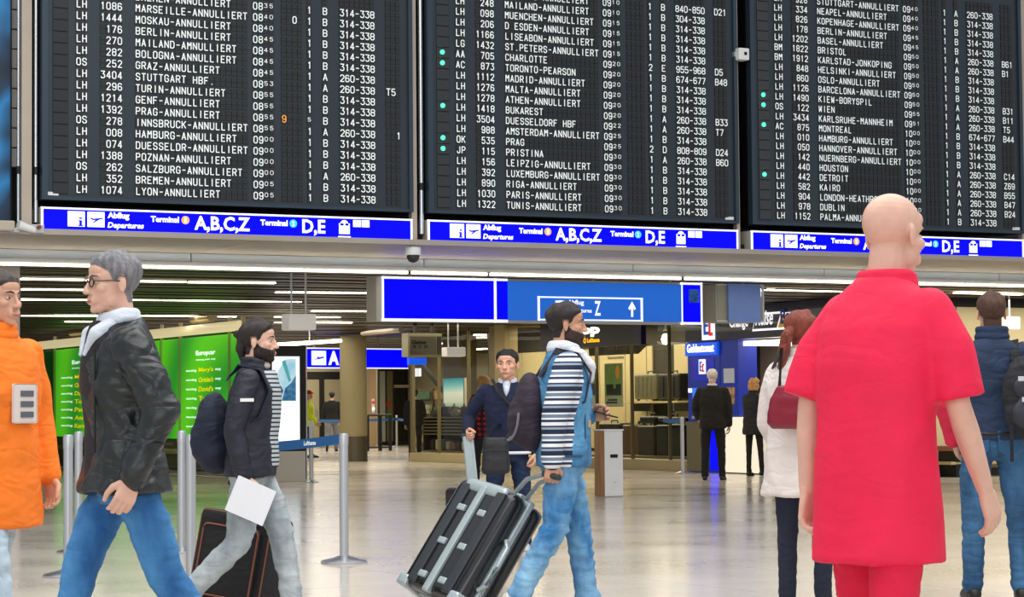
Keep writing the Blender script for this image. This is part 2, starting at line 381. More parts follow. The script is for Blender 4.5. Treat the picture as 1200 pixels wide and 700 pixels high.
B3 = ['LH|1152|PALMA'+A+'|1000|1|B|314-338|', 'LH|978|DUBLIN|1000|1|A|260-338|B24', 'LH|904|LONDON-HEATHROW|1000|1|A|260-338|B47', 'LH|582|KAIRO|1000|1|A|260-338|B55',
 'LH|442|DETROIT|1000|1|A|260-338|Z69', 'LH|440|HOUSTON|1000|1|A|260-338|C14', 'LH|142|NUERNBERG'+A+'|1000|1|B|314-338|', 'LH|050|HANNOVER'+A+'|1000|1|B|314-338|',
 'LH|010|HAMBURG'+A+'|1000|1|B|314-338|', 'AC|875|MONTREAL|1000|1|B|674-677|B44', 'LH|3434|KARLSRUHE-MANNHEIM|0951|1|A|260-338|T5', 'OS|122|WIEN|0955|1|A|260-338|B11',
 'LH|1490|KIEW-BORYSPIL|0950|1|A|260-338|B31', 'LH|1126|BARCELONA'+A+'|0950|1|B|314-338|', 'LH|860|OSLO'+A+'|0950|1|B|314-338|', 'LH|848|HELSINKI'+A+'|0950|1|B|314-338|',
 'BM|1912|KARLSTAD-JONKOPING|0950|1|A|260-338|B1', 'BM|1822|BRISTOL|0950|1|A|260-338|B61', 'LH|1202|BASEL'+A+'|0945|1|B|314-338|', 'LH|178|BERLIN'+A+'|0945|1|B|314-338|',
 'LH|826|KOPENHAGE'+A+'|0940|1|B|314-338|', 'LH|334|NEAPEL'+A+'|0940|1|B|314-338|', 'LH|928|STUTTGART'+A+'|0940|1|A|260-338|']
GREEN = [[], [14, 13, 9, 6, 5], [12, 11, 9, 4]]
def bx(px, py=228): return hitY(px, py, 0.0)[0]
X0 = bx(49)
RP = 0.1228; ZR0 = 3.508; CH = 0.083
COLS = dict(status=(bx(62)-X0, bx(80)-X0), al=bx(88.5)-X0, num_r=bx(143.5)-X0, dest=bx(158)-X0, time=bx(295.5)-X0, mins=bx(308)-X0, rem=bx(329)-X0, term=bx(359)-X0, hall=bx(377)-X0, desk=bx(397)-X0, gate=bx(451)-X0)
CP = (bx(288, 20) - bx(156, 10)) / 20.05
CPN = (bx(143.5) - bx(117)) / 4.0; CPD = (bx(438.5) - bx(397)) / 7.0; CPG = (bx(468.5) - bx(451)) / 3.0
m_plate = mat('board_plate', '#2c363e', 0.42, 0.25, var=0.05, vscale=2)
m_cell = mat('flap_cell', '#191c20', 0.5)
m_flap = mat('flap_white_print', '#f2f8f6', 0.55, emit=0.25)
m_flap_o = mat('flap_orange_print', '#ffab3a', 0.55, emit=0.3)
m_win = mat('status_window_glass', '#10161a', 0.12, 0.0, coat=0.6)
m_green = mat('green_lamp', '#3dffa0', 0.4, emit=2.6)
m_frame = mat('board_frame', '#34424e', 0.4, 0.4)
O_ = [(0,1),(0,5),(1,6),(3,6),(4,5),(4,1),(3,0),(1,0),(0,1)]
STROKES = {'A': [[(0,0),(2,6),(4,0)],[(.8,1.8),(3.2,1.8)]], 'B': [[(0,0),(0,6),(3,6),(4,5),(4,4),(3,3.1),(0,3.1)],[(3,3.1),(4,2.2),(4,1),(3,0),(0,0)]], 'C': [[(4,4.6),(4,5),(3,6),(1,6),(0,5),(0,1),(1,0),(3,0),(4,1),(4,1.4)]],
 'D': [[(0,0),(0,6),(2.8,6),(4,4.8),(4,1.2),(2.8,0),(0,0)]], 'E': [[(3.8,0),(0,0),(0,6),(3.8,6)],[(0,3.1),(3,3.1)]], 'F': [[(0,0),(0,6),(3.8,6)],[(0,3.1),(3,3.1)]], 'G': [[(4,4.6),(4,5),(3,6),(1,6),(0,5),(0,1),(1,0),(3,0),(4,1),(4,2.8),(2.4,2.8)]],
 'H': [[(0,0),(0,6)],[(4,0),(4,6)],[(0,3.1),(4,3.1)]], 'I': [[(2,0),(2,6)]], 'J': [[(3.6,6),(3.6,1),(2.8,0),(1.2,0),(.3,1),(.3,1.6)]], 'K': [[(0,0),(0,6)],[(4,6),(.6,2.8)],[(1.4,3.6),(4,0)]], 'L': [[(.4,6),(.4,0),(3.8,0)]],
 'M': [[(0,0),(0,6),(2,3.2),(4,6),(4,0)],[(0.8,5.6),(0.8,3.6)],[(3.2,5.6),(3.2,3.6)]], 'N': [[(0,0),(0,6),(4,0),(4,6)]], 'O': [O_], 'P': [[(0,0),(0,6),(3,6),(4,5),(4,3.8),(3,2.8),(0,2.8)]], 'Q': [O_, [(2.4,1.6),(4,0)]], 'R': [[(0,0),(0,6),(3,6),(4,5),(4,3.9),(3,2.9),(0,2.9)],[(2.2,2.9),(4,0)]],
 'S': [[(4,4.7),(3.9,5.2),(3,6),(1,6),(0,5.1),(0,4.1),(.8,3.3),(3.2,2.8),(4,2),(4,.9),(3,0),(1,0),(0,.9),(0,1.4)]], 'T': [[(0,6),(4,6)],[(2,6),(2,0)]], 'U': [[(0,6),(0,1),(1,0),(3,0),(4,1),(4,6)]], 'V': [[(0,6),(2,0),(4,6)]], 'W': [[(0,6),(.5,0),(2,3.4),(3.5,0),(4,6)],[(2,3),(2,5)]],
 'X': [[(0,0),(4,6)],[(0,6),(4,0)]], 'Y': [[(0,6),(2,3),(4,6)],[(2,3),(2,0)]], 'Z': [[(0,6),(4,6),(0,0),(4,0)]], '0': [O_], '1': [[(1,4.8),(2.2,6),(2.2,0)]], '2': [[(0,4.8),(.9,6),(3,6),(4,5),(4,3.9),(0,0),(4,0)]], '3': [[(.1,6),(4,6),(2.2,3.6),(3.2,3.5),(4,2.6),(4,1),(3,0),(1,0),(0,.9)]],
 '4': [[(3,0),(3,6),(0,1.6),(4.2,1.6)]], '5': [[(3.8,6),(.4,6),(.2,3.2),(3,3.6),(4,2.7),(4,1),(3,0),(1,0),(0,.9)]], '6': [[(3.8,5),(3,6),(1,6),(0,5),(0,1),(1,0),(3,0),(4,1),(4,2.5),(3,3.4),(1,3.4),(0,2.6)]], '7': [[(0,6),(4,6),(1.4,0)]],
 '8': [[(1,3.2),(0,4),(0,5.1),(1,6),(3,6),(4,5.1),(4,4),(3,3.2),(1,3.2),(0,2.3),(0,1),(1,0),(3,0),(4,1),(4,2.3),(3,3.2)]], '9': [[(.2,1),(1,0),(3,0),(4,1),(4,5),(3,6),(1,6),(0,5),(0,3.5),(1,2.6),(3,2.6),(4,3.4)]],
 '-': [[(.5,3),(3.5,3)]], '.': [[(1.7,.1),(2.3,.1)]]}
def put_char(mb, ch, x, zc, cw, chh, y):
    if ch == ' ': return
    w = 0.62 * cw; th = 0.13 * chh; sx = w/4; sy = (chh - th)/6; x0 = x + cw/2 - w/2; z0 = zc - chh/2 + th/2
    tx = min(th, 0.235*cw)
    for line in STROKES[ch]:
        q = [(x0 + a*sx, z0 + b*sy) for a, b in line]
        for (a, b), (c, d) in zip(q[:-1], q[1:]):
            L = math.hypot(c - a, d - b); ux, uz = (c - a)/L, (d - b)/L; nx, nz = -uz*tx/2, ux*th/2*0.92; ex, ez = ux*tx*.3, uz*th*.3
            mb.add([(a - ex + nx, y, b - ez + nz), (a - ex - nx, y, b - ez - nz), (c + ex - nx, y, d + ez - nz), (c + ex + nx, y, d + ez + nz)], [(0, 1, 2, 3)])
def board(idx, x0, x1, rows, nrow, label, grp):
    k = (x1 - x0) / (bx(482) - X0)
    t = gthing('departure_board', label, 'departure board', x0, 0, 3.38, group=grp)
    ztop = ZR0 + RP * (nrow + 0.5)
    zbot = 3.385
    gpart('casing', MB().box(x0 + 0.02, x1 - 0.02, 0.0, 0.42, zbot, ztop + 0.1), m_black, t)
    gpart('front_plate', MB().box(x0 + 0.03, x1 - 0.03, -0.02, 0.0, zbot, ztop + 0.08), m_plate, t)
    gpart('frame', MB().box(x0, x0 + 0.06, -0.05, 0.05, zbot, ztop + 0.1).box(x1 - 0.05, x1, -0.05, 0.05, zbot, ztop + 0.1).box(x0 + 0.06, x1 - 0.05, -0.045, 0.0, zbot, zbot + 0.035), m_frame, t)
    c = {q: (v*k if not isinstance(v, tuple) else tuple(w*k for w in v)) for q, v in COLS.items()}
    cells = MB(); yf = -0.03
    def cell(x, w, z):
        g = 0.004
        cells.box(x + g, x + w - g, yf, -0.021, z + 0.002, z + RP/2 - 0.009)
        cells.box(x + g, x + w - g, yf, -0.021, z - RP/2 + 0.009, z - 0.002)
    ty = yf - 0.003
    for r in range(nrow):
        z = ZR0 + RP * r
        s0, s1 = c['status']
        w = gpart('status_window', MB().box(x0 + s0, x0 + s1, -0.034, -0.018, z - RP/2 + 0.004, z + RP/2 - 0.004), m_win, t, bevel=0.003, seg=1)
        if r in GREEN[idx]:
            gpart('indicator_lamp', MB().ngon((x0 + s0 + 0.07, z + 0.005), 0.026, -0.045, -0.034, 14), m_green, t).parent = w
            bpy.data.objects[w.name].children[0].matrix_parent_inverse = Matrix.Identity(4)
        txt = MB(); spec = rows[r].split('|') if r < len(rows) else None
        for i in range(2): cell(x0 + c['al'] + i*CP*k, CP*k, z)
        for i in range(4): cell(x0 + c['num_r'] - (4-i)*CPN*k, CPN*k, z)
        for i in range(20): cell(x0 + c['dest'] + i*CP*k, CP*k, z)
        for i in range(4): cell(x0 + c['time'] + i*CP*k*1.0, CP*k, z)
        for i in range(4): cell(x0 + c['rem'] + i*CP*k, CP*k, z)
        cell(x0 + c['term'], CP*k, z); cell(x0 + c['hall'], CP*k, z)
        for i in range(7): cell(x0 + c['desk'] + i*CPD*k, CPD*k, z)
        for i in range(3): cell(x0 + c['gate'] + i*CPG*k, CPG*k, z)
        if not spec: continue
        for i, ch in enumerate(spec[0]): put_char(txt, ch, x0 + c['al'] + i*CP*k, z, CP*k, CH, ty)
        for i, ch in enumerate(spec[1].rjust(4)): put_char(txt, ch, x0 + c['num_r'] - (4-i)*CPN*k, z, CPN*k, CH, ty)
        for i, ch in enumerate(spec[2]): put_char(txt, ch, x0 + c['dest'] + i*CP*k, z, CP*k, CH, ty)
        for i, ch in enumerate(spec[3]):
            if i < 2: put_char(txt, ch, x0 + c['time'] + i*CP*k, z, CP*k, CH, ty)
            else: put_char(txt, ch, x0 + c['time'] + i*CP*k, z + 0.012, CP*k*0.85, CH*0.58, ty)
        if spec[4] == 's': put_char(txt, '5', x0 + c['term'], z + 0.008, CP*k*0.8, CH*0.55, ty)
        else: put_char(txt, spec[4], x0 + c['term'], z, CP*k, CH, ty)
        put_char(txt, spec[5], x0 + c['hall'], z, CP*k*1.1, CH, ty)
        for i, ch in enumerate(spec[6]): put_char(txt, ch, x0 + c['desk'] + i*CPD*k, z, CPD*k*1.1, CH, ty)
        for i, ch in enumerate(spec[7]): put_char(txt, ch, x0 + c['gate'] + i*CPG*k, z, CPG*k*1.1, CH, ty)
        mats = [m_flap]
        if len(spec) > 8:
            o = MB()
            for i, ch in enumerate(spec[8]): put_char(o, ch, x0 + c['rem'] + i*CP*k, z, CP*k, CH, ty)
            if '9' in spec[8]: gpart('remark_letters', o, m_flap_o, t, label='orange flap digit nine')
            else: txt.add(o.v, o.f)
        gpart('flight_row', txt, m_flap, t, kind='stuff')
    gpart('flap_cells', cells, m_cell, t, kind='stuff')
    px = x0 + 0.06 if idx == 0 else x1 - 0.19
    gpart('name_plate', MB().box(px, px + 0.12, -0.03, -0.019, zbot + 0.045, zbot + 0.082), m_white, t)
BX = [(bx(48, 100), bx(481.5, 100)), (bx(500, 150), bx(862.5, 150)), (bx(878, 150), bx(1196, 150))]
gl = 'split-flap departure boards in the hall'
board(0, *BX[0], B1, 24, 'black split-flap departure board, leftmost, Marseille to Lyon', gl)
board(1, *BX[1], B2, 24, 'black split-flap departure board, middle, Mailand to Tunis', gl)
board(2, *BX[2], B3, 24, 'black split-flap departure board, rightmost, Neapel to Palma', gl)

# blue direction strips under each board
m_orange = mat('orange_disc', '#ff9a2a', 0.4, emit=0.9); m_cyan = mat('cyan_disc', '#2fb4ee', 0.4, emit=0.9)
def strip_sign(x0, x1, label, ref, px0, zb, zt):
    t = gthing('direction_sign', label, 'sign', x0, 0, zb, group='blue direction strips under the boards')
    gpart('case', MB().box(x0, x1, 0.0, 0.3, zb, zt), m_grey_case, t)
    gpart('lit_face', MB().box(x0 + 0.02, x1 - 0.02, -0.012, 0.0, zb + 0.02, zt - 0.02), m_sign_blue, t)
    gpart('border', MB().box(x0, x1, -0.016, 0, zb, zb + 0.018).box(x0, x1, -0.016, 0, zt - 0.018, zt).box(x0, x0 + 0.022, -0.016, 0, zb, zt).box(x1 - 0.022, x1, -0.016, 0, zb, zt), m_sign_white, t)
    k = (x1 - x0) / (bx(481.5) - bx(48)); H = zt - zb
    def U(px): return x0 + (bx(px, 258) - bx(48, 258)) * k
    y = -0.0145
    # information square, aircraft square
    sq = MB().box(U(79), U(99), -0.014, -0.011, zb + 0.24*H, zb + 0.86*H)
    s = gpart('information_symbol', sq, m_sign_white, t, bevel=0.0)
    gpart('letter', MB().box(U(92.5), U(95.5), y-.002, y, zb + 0.28*H, zb + 0.5*H).box(U(91.5), U(95.5), y-.002, y, zb + 0.46*H, zb + 0.5*H).box(U(91.3), U(97), y-.002, y, zb + 0.26*H, zb + 0.3*H).box(U(92.5), U(95.5), y-.002, y, zb + 0.55*H, zb + 0.62*H), m_sign_blue, t).parent = s
    s2 = gpart('aircraft_symbol', MB().box(U(102), U(122), -0.014, -0.011, zb + 0.24*H, zb + 0.86*H), m_sign_white, t)
    pa, pb = U(105), U(119.5); q = lambda u, v: (pa + (pb-pa)*u, zb + H*v)
    air = MB().prism([q(0, .58), q(.25, .52), q(.45, .52), q(.2, .42), q(.35, .42), q(.7, .54), q(1, .58), q(.98, .63), q(.6, .6), q(.3, .58), q(.05, .62)], y - .002, y)
    gpart('aircraft', air, m_sign_blue, t).parent = s2
    tx = MB()
    put_text(tx, 'Abflug', (U(125.5), y, zb + .55*H), U(151) - U(125.5), .32*H, off=.045)
    put_text(tx, 'Departures', (U(125), y, zb + .16*H), U(167) - U(125), .3*H, off=.035, shear=.2)
    put_text(tx, 'Terminal', (U(176), y, zb + .52*H), U(209) - U(176), .25*H, off=.045)
    put_text(tx, 'A,B,C,Z', (U(227), y, zb + .14*H), U(292) - U(227), .7*H, off=.03)
    put_text(tx, 'Terminal', (U(304), y, zb + .52*H), U(336) - U(304), .25*H, off=.045)
    put_text(tx, 'D,E', (U(353), y, zb + .14*H), U(380) - U(353), .7*H, off=.03)
    gpart('lettering', tx, m_sign_white, t, kind='stuff')
    for c, m, d in ((216.5, m_orange, '1'), (342.5, m_cyan, '2')):
        e = gpart('numeral_disc', MB().ngon((U(c), zb + .64*H), .17*H, y - .001, y + .004, 24), m, t, label={'1': 'orange disc with a white 1', '2': 'cyan disc with a white 2'}[d])
        n = MB(); put_text(n, d, (U(c) - .05*H, y - .003, zb + .54*H), .1*H, .2*H, off=.03)
        gpart('numeral', n, m_sign_white, t).parent = e
    tr = MB().box(U(396), U(408.5), y, y + .003, zb + .26*H, zb + .72*H).ngon((U(402.2), zb + .72*H), .14*H, y, y + .003, 16, sx=1.25)
    tr.box(U(395), U(409.5), y, y + .003, zb + .12*H, zb + .17*H)
    s = gpart('train_symbol', tr, m_sign_white, t)
    gpart('window', MB().box(U(397.5), U(401.5), y-.002, y, zb + .62*H, zb + .72*H).box(U(403), U(407), y-.002, y, zb + .62*H, zb + .72*H), m_sign_blue, t).parent = s
    for a in (412.5, 422.5):
        gpart('small_symbol', MB().box(U(a), U(a + 9), y, y + .003, zb + .58*H, zb + .88*H), m_sign_white, t)
ZT, ZB = hitY(50, 242.5, 0)[1], hitY(50, 271.5, 0)[1]
for (a, b), l in zip(BX, ('blue lit direction strip to terminals 1 and 2 under the leftmost board', 'blue lit direction strip to terminals 1 and 2 under the middle board', 'blue lit direction strip to terminals 1 and 2 under the rightmost board')):
    strip_sign(a, b, l, None, 0, ZB, ZT)

# posts between the boards, camera dome, small detector, clutter at the left
def post(px0, px1, y, label, m, yt=0.0, z0=None):
    a, b = hitY(px0, 200, y)[0], hitY(px1, 200, y)[0]
    t = gthing('post', label, 'post', a, y, ZS, group='posts beside the departure boards')
    z0 = ZS if z0 is None else z0
    gpart('shaft', MB().box(a, b, y, y + 0.09, z0, 8.0), m, t, bevel=0.006)
    gpart('foot_plate', MB().box(a - .02, b + .02, y - .01, y + 0.1, z0, z0 + .03), m_alu, t)
post(25.5, 37.5, 0.03, 'beige post left of the leftmost departure board', m_beigepole)
post(482.2, 488.6, 0.03, 'beige post between the leftmost and the middle board', m_beigepole)
post(863, 866.6, 0.03, 'slim beige post between the middle and the rightmost board', m_beigepole)
post(1196.6, 1212, 0.03, 'beige post at the right edge beside the rightmost board', m_beigepole)
def rod(px, y, r, z0, z1, label):
    y = 0.06
    x = hitY(px, 60, y)[0]
    t = gthing('support_tube', label, 'tube', x, y, z0, group='steel tubes in the gaps between boards')
    gpart('tube', MB().tube([(x, y, z0), (x, y, z1)], r, 16), m_chrome, t, smooth=True)
    gpart('clamp', MB().tube([(x, y, z0 + .5), (x, y, z0 + .58)], r*1.5, 16), m_black, t, smooth=True)
rod(42, 0.3, 0.022, ZS + .12, 8, 'polished steel tube left of the leftmost board'); rod(492.5, 0.3, 0.03, ZS + .12, 8, 'polished steel tube between leftmost and middle board'); rod(21.5, 0.3, 0.014, ZS + .12, 8, 'thin bright tube at the far left beside the poster')
x, z = hitY(484, 284, 0.1)
t = gthing('dome_camera', 'white dome camera with black bubble under the gap between two boards', 'security camera', x, 0.1, ZS)
mb = MB().lathe([(0.03, ZS), (0.03, ZS - .03), (0.088, ZS - .032), (0.092, ZS - .09), (0.086, ZS - .12)], 24, (x, 0.1)); gpart('housing', mb, m_white, t, smooth=True)
mb = MB().lathe([(0.078, ZS - .118), (0.076, ZS - .15), (0.055, ZS - .19), (0.02, ZS - .207), (0.001, ZS - .209)], 24, (x, 0.1)); gpart('bubble', mb, mat('black_dome', '#07080c', 0.08, coat=1), t, smooth=True)
x, z = hitY(870.5, 63.5, -0.1)
t = gthing('wall_sensor', 'small white sensor box on the slim post, left of the rightmost board', 'sensor', x, -0.1, z)
gpart('body', MB().box(x - .075, x + .08, -0.13, 0.02, z - .075, z + .075), m_white, t, bevel=0.02)
gpart('lens', MB().ngon((x + .02, z + .005), .022, -0.136, -0.128, 16), m_black, t); gpart('bracket', MB().box(x - .1, x - .06, -.06, .03, z - .03, z + .03), m_alu, t)
# framed poster and pale tiles at the far left
xa, xb = hitY(-30, 100, 0.2)[0], hitY(12, 100, 0.2)[0]
mp = bpy.data.materials.new('poster_print'); mp.use_nodes = True; N = mp.node_tree.nodes; L = mp.node_tree.links
tc = N.new('ShaderNodeTexCoord'); nz = N.new('ShaderNodeTexNoise'); nz.inputs['Scale'].default_value = 0.9; nz.inputs['Detail'].default_value = 2; L.new(tc.outputs['Object'], nz.inputs['Vector'])
cr = N.new('ShaderNodeValToRGB'); els = cr.color_ramp.elements
for p, h in ((0.35, '#061018'), (0.45, '#0d3a5c'), (0.52, '#1f86c8'), (0.6, '#0a2c46'), (0.66, '#8d8a55')):
    e = els.new(p); e.color = (*lin(h), 1)
els.remove(els[0]); els.remove(els[-1]); L.new(nz.outputs[0], cr.inputs[0]); L.new(cr.outputs[0], N['Principled BSDF'].inputs['Base Color'])
t = gthing('advertising_poster', 'tall dark blue advertising panel at the upper left edge', 'poster', xa, 0.2, ZS)
gpart('print', MB().box(xa, xb, 0.2, 0.26, hitY(5, 271, 0.2)[1], 8), mp, t); gpart('frame', MB().box(xb, xb + .015, .19, .27, hitY(5, 271, 0.2)[1], 8), m_black, t)
xa, xb = hitY(12.6, 200, 0.35)[0], hitY(19.8, 200, 0.35)[0]
t = gthing('tile_strip', 'narrow column of pale tiles beside the left poster', 'tiles', xa, 0.35, ZS); z = 3.75
m_tile = mat('pale_tile', '#d9d3cd', 0.4)
for i in range(12):
    gpart('tile', MB().box(xa, xb, 0.35, 0.4, z + .005, z + .2), m_tile, t, bevel=.004, seg=1); z += .21
x, z = hitY(28, 276, -0.05)
t = gthing('floodlight', 'small white swivel lamp head on the ledge below the left post', 'lamp', x, -.05, ZS)
gpart('head', MB().tube([(x - .06, -.05, ZS + .08), (x + .12, -.02, ZS + .03)], [.05, .035], 16), m_white, t, smooth=True)
gpart('bracket', MB().box(x - .15, x - .04, -.04, .04, ZS, ZS + .05), m_alu, t, bevel=.005); gpart('junction_box', MB().box(x + .08, x + .22, -.04, .02, ZS, ZS + .09), m_alu, t, bevel=.005)
gpart('cap', MB().tube([(x + .16, -.07, ZS + .06), (x + .16, -.045, ZS + .06)], .022, 12), mat('red_cap', '#8a2a28', .5), t, smooth=True)
xa, xb = hitY(-30, 275, -.05)[0], hitY(17, 275, -.05)[0]
t = gthing('ledge_rail', 'beige rail along the ledge at the left edge', 'rail', xa, -.05, ZS); gpart('rail', MB().box(xa, xb, -.08, .14, ZS + .01, ZS + .12), m_beigepole, t, bevel=.02)
# soffit ends: slim front nosing
structure('trim_5', MB().box(XL, XR, -0.02, 0.02, ZS - 0.01, ZS + 0.05), m_soffit)
# ------------------------------------------------------------------ wide blue Z sign below the band
ys = 2.5
def SX(px, y=ys): return hitY(px, 350, y)[0]
zt, zb = hitY(620, 327.5, ys)[1], hitY(620, 378.5, ys)[1]
HZ = zt - zb
t = gthing('direction_sign', 'wide hanging blue sign with a framed aircraft, Z and up arrow', 'sign', SX(441), ys, zb)
m_refl = mat('glossy_light_blue', '#0f62cc', 0.2, emit=0.5, coat=0.3, spec=.2)
gpart('case', MB().box(SX(447.5), SX(822), ys, ys + .26, zb, zt).box(SX(441), SX(448), ys + .002, ys + .3, zb, zt), m_grey_case, t)
segs = [(448.5, 578, m_sign_blue, 'blank pure blue panel'), (581, 594, m_sign_blue, 'narrow pure blue panel'), (594.5, 797.5, m_refl, 'lighter blue panel with the Z frame'), (799, 820, m_sign_blue, 'pure blue end panel')]
for a, b, m, l in segs: gpart('panel', MB().box(SX(a), SX(b), ys - .02, ys, zb + .03, zt - .03), m, t, label=l)
gpart('border', MB().box(SX(447.5), SX(594), ys - .025, ys, zb, zb + .035).box(SX(447.5), SX(594), ys - .025, ys, zt - .03, zt).box(SX(447.5), SX(449), ys - .025, ys, zb, zt).box(SX(578), SX(580.8), ys - .025, ys, zb, zt), m_sign_white, t)
gpart('border', MB().box(SX(797.6), SX(822), ys - .025, ys, zb, zb + .03).box(SX(797.6), SX(822), ys - .025, ys, zt - .03, zt).box(SX(820.5), SX(822), ys - .025, ys, zb, zt).box(SX(797.6), SX(799), ys - .025, ys, zb, zt), m_sign_white, t)
def SZ(py, px=690): return hitY(px, py, ys)[1]
x0, x1 = SX(629), SX(752); z0, z1 = SZ(376.3), SZ(348.5); q = ys - .028
fr = MB().box(x0, x1, q, ys - .02, z1 - .018, z1).box(x0, x1, q, ys - .02, z0, z0 + .018).box(x0, x0 + .03, q, ys - .02, z0, z1).box(x1 - .03, x1, q, ys - .02, z0, z1)
gpart('inner_frame', fr, m_sign_white, t)
gpart('aircraft_symbol', MB().box(SX(650), SX(662), q, ys - .02, z0 + .13, z1 - .05), m_sign_white, t)
tx = MB(); put_text(tx, 'Abflug', (SX(664), q, z0 + .19), SX(683) - SX(664), .08, off=.02); put_text(tx, 'Departures', (SX(664), q, z0 + .09), SX(692) - SX(664), .07, off=.02)
put_text(tx, 'Z', (SX(695.5), q, z0 + .07), SX(702.5) - SX(695.5), z1 - z0 - .12, off=.02); gpart('lettering', tx, m_sign_white, t, kind='stuff')
xc = SX(739.5); ar = MB().box(xc - .014, xc + .014, q, ys - .02, z0 + .06, z1 - .08)
ar.prism([(xc - .055, z1 - .14), (xc - .035, z1 - .16), (xc, z1 - .09), (xc + .035, z1 - .16), (xc + .055, z1 - .14), (xc, z1 - .05)], q, ys - .02)
gpart('arrow', ar, m_sign_white, t)
sk = MB()   # smudge of reflected light, painted onto the end panel
sk.box(SX(806), SX(818), q, ys - .02, SZ(353), SZ(337))
gpart('reflection_smudge', sk, mat('painted_reflection', '#1d5fc0', .3, var=.5, vscale=14), t, label='painted smudge of reflection')
for p in (470, 560, 700, 790): gpart('hanger', MB().box(SX(p) - .02, SX(p) + .02, ys + .1, ys + .14, zt, ZC + .04), m_alu, t)

# grey boxed sign with a blue cover
y2 = 2.7; X2 = lambda p: hitY(p, 355, y2)[0]
za, zc_ = hitY(865, 377.5, y2)[1], hitY(865, 333.5, y2)[1]
t = gthing('direction_sign', 'small grey boxed sign with a plain matt blue cover and an arrow', 'sign', X2(836), y2, za)
gpart('case', MB().box(X2(839), X2(894), y2, y2 + .55, za, zc_), m_grey_case, t, bevel=.006)
gpart('border', MB().box(X2(839), X2(894.5), y2 - .02, y2, za, za + .02).box(X2(839), X2(894.5), y2 - .02, y2, zc_ - .015, zc_).box(X2(893), X2(894.5), y2 - .02, y2, za, zc_), m_white, t)
gpart('dark_panel', MB().box(X2(840.5), X2(893), y2 - .012, y2, za + .02, zc_ - .015), mat('olive_grey_panel', '#b0ae9c', .4), t)
gpart('blue_cover', MB().box(X2(851), X2(888.5), y2 - .06, y2 - .03, za - .005, zc_ + .005), mat('matt_blue_cover', '#86a6f0', .55, var=.06, vscale=2), t)
q = y2 - .022; xa = X2(890.2)
gpart('arrow', MB().box(xa - .012, xa + .012, q, y2 - .012, zc_ - .16, zc_ - .05).prism([(xa - .03, zc_ - .09), (xa + .03, zc_ - .09), (xa, zc_ - .04)], q, y2 - .012), m_sign_white, t)
gpart('hanger', MB().box(X2(855), X2(857), y2 + .2, y2 + .24, zc_, ZC + .03).box(X2(880), X2(882), y2 + .2, y2 + .24, zc_, ZC + .03), m_alu, t)

# small white hanging boxes on two rods
def hang_box(px0, px1, py0, py1, Y, rods, label):
    a = hitY(px0, py1, Y); b = hitY(px1, py0, Y)
    t = gthing('hanging_box', label, 'lamp box', a[0], Y, a[1], group='white boxes hung on two rods')
    gpart('box', MB().box(a[0], b[0], Y, Y + .26, a[1], b[1]), mat('white_box', '#e4dfd6', .5, emit=.25), t, bevel=.02)
    for r in rods:
        x = hitY(r, py0, Y)[0]; gpart('rod', MB().tube([(x, Y + .12, b[1] - .005), (x, Y + .12, ZC + .06)], .014, 10), m_white, t)
hang_box(338.5, 371, 387, 367.5, 3.4, (345.8, 362.6), 'white box hanging on two rods beside the wide blue sign')
hang_box(524, 546, 418, 407, 17.5, (528.6, 540), 'smaller white box hanging on two rods in the shop window, left of the standing man')
hang_box(1178, 1196, 386.5, 371, 5.6, (1183, 1189), 'white box hanging on two rods at the far right beside the rucksack')

# ------------------------------------------------------------------ blue A sign by the column
pa = at_depth(358, 432, 53.6); pb = at_depth(478, 431, 55.4)
ang = math.atan2(pb.y - pa.y, pb.x - pa.x); Ls = (pb.xy - pa.xy).length; h = at_depth(358, 407.5, 53.6).z - pa.z
t = thing('direction_sign', 'blue A sign with an aircraft square, partly behind the column', 'sign', pa, ang)
MB().box(0, Ls, 0, .25, 0, h).build('case', m_grey_case, t)
MB().box(.03, Ls - .02, -.015, 0, .03, h - .03).build('lit_face', m_sign_blue, t)
MB().box(0, Ls, -.02, 0, 0, .025).box(0, Ls, -.02, 0, h - .025, h).box(0, .03, -.02, 0, 0, h).build('border', m_sign_white, t)
k = Ls / 120.0
s = MB().box(6.5*k, 23*k, -.022, -.015, .16*h, .85*h).build('aircraft_symbol', m_sign_white, t, bevel=.002)
MB().prism([(9*k, .42*h), (15*k, .45*h), (20.5*k, .52*h), (20*k, .58*h), (15*k, .53*h), (13*k, .6*h), (13*k, .5*h)], -.026, -.0221).build('aircraft', m_sign_blue, s)
tx = MB(); put_text(tx, 'A', (25.5*k, -.022, .17*h), 12.5*k, .68*h, off=.05); tx.build('lettering', m_sign_white, t)
for q_ in (.3, Ls - .8): MB().box(q_, q_ + .04, .1, .14, h, ZC - pa.z + .04).build('hanger', m_alu, t)
# slanted light edge above it
p, q = hitZ(322, 404.5, ZC - .12), hitZ(399, 399, ZC - .12)
p = w2g(at_depth(322, 404.5, 42)); q = w2g(at_depth(399, 399.5, 47))
t = gthing('linear_light', 'slanted bright light bar rising towards the column above the A sign', 'lamp', p.x, p.y, p.z)
gpart('bar', MB().tube([p, q], .035, 8), m_strip, t); gpart('hanger', MB().tube([(p + q)/2, (p + q)/2 + Vector((0, 0, ZC + .05 - (p.z + q.z)/2))], .012, 6), m_white, t)
# hall ceiling beams near the corridor mouth
t = gthing('ceiling_beam', 'pale beam under the ceiling right of the column', 'beam', 0, 0, 0)
p, q = w2g(at_depth(425, 391, 50)), w2g(at_depth(470, 387, 44)); t.location = g2w(*p)
gpart('beam', MB().tube([p, q], .05, 8), mat('pale_beam', '#a3957a', .5), t)

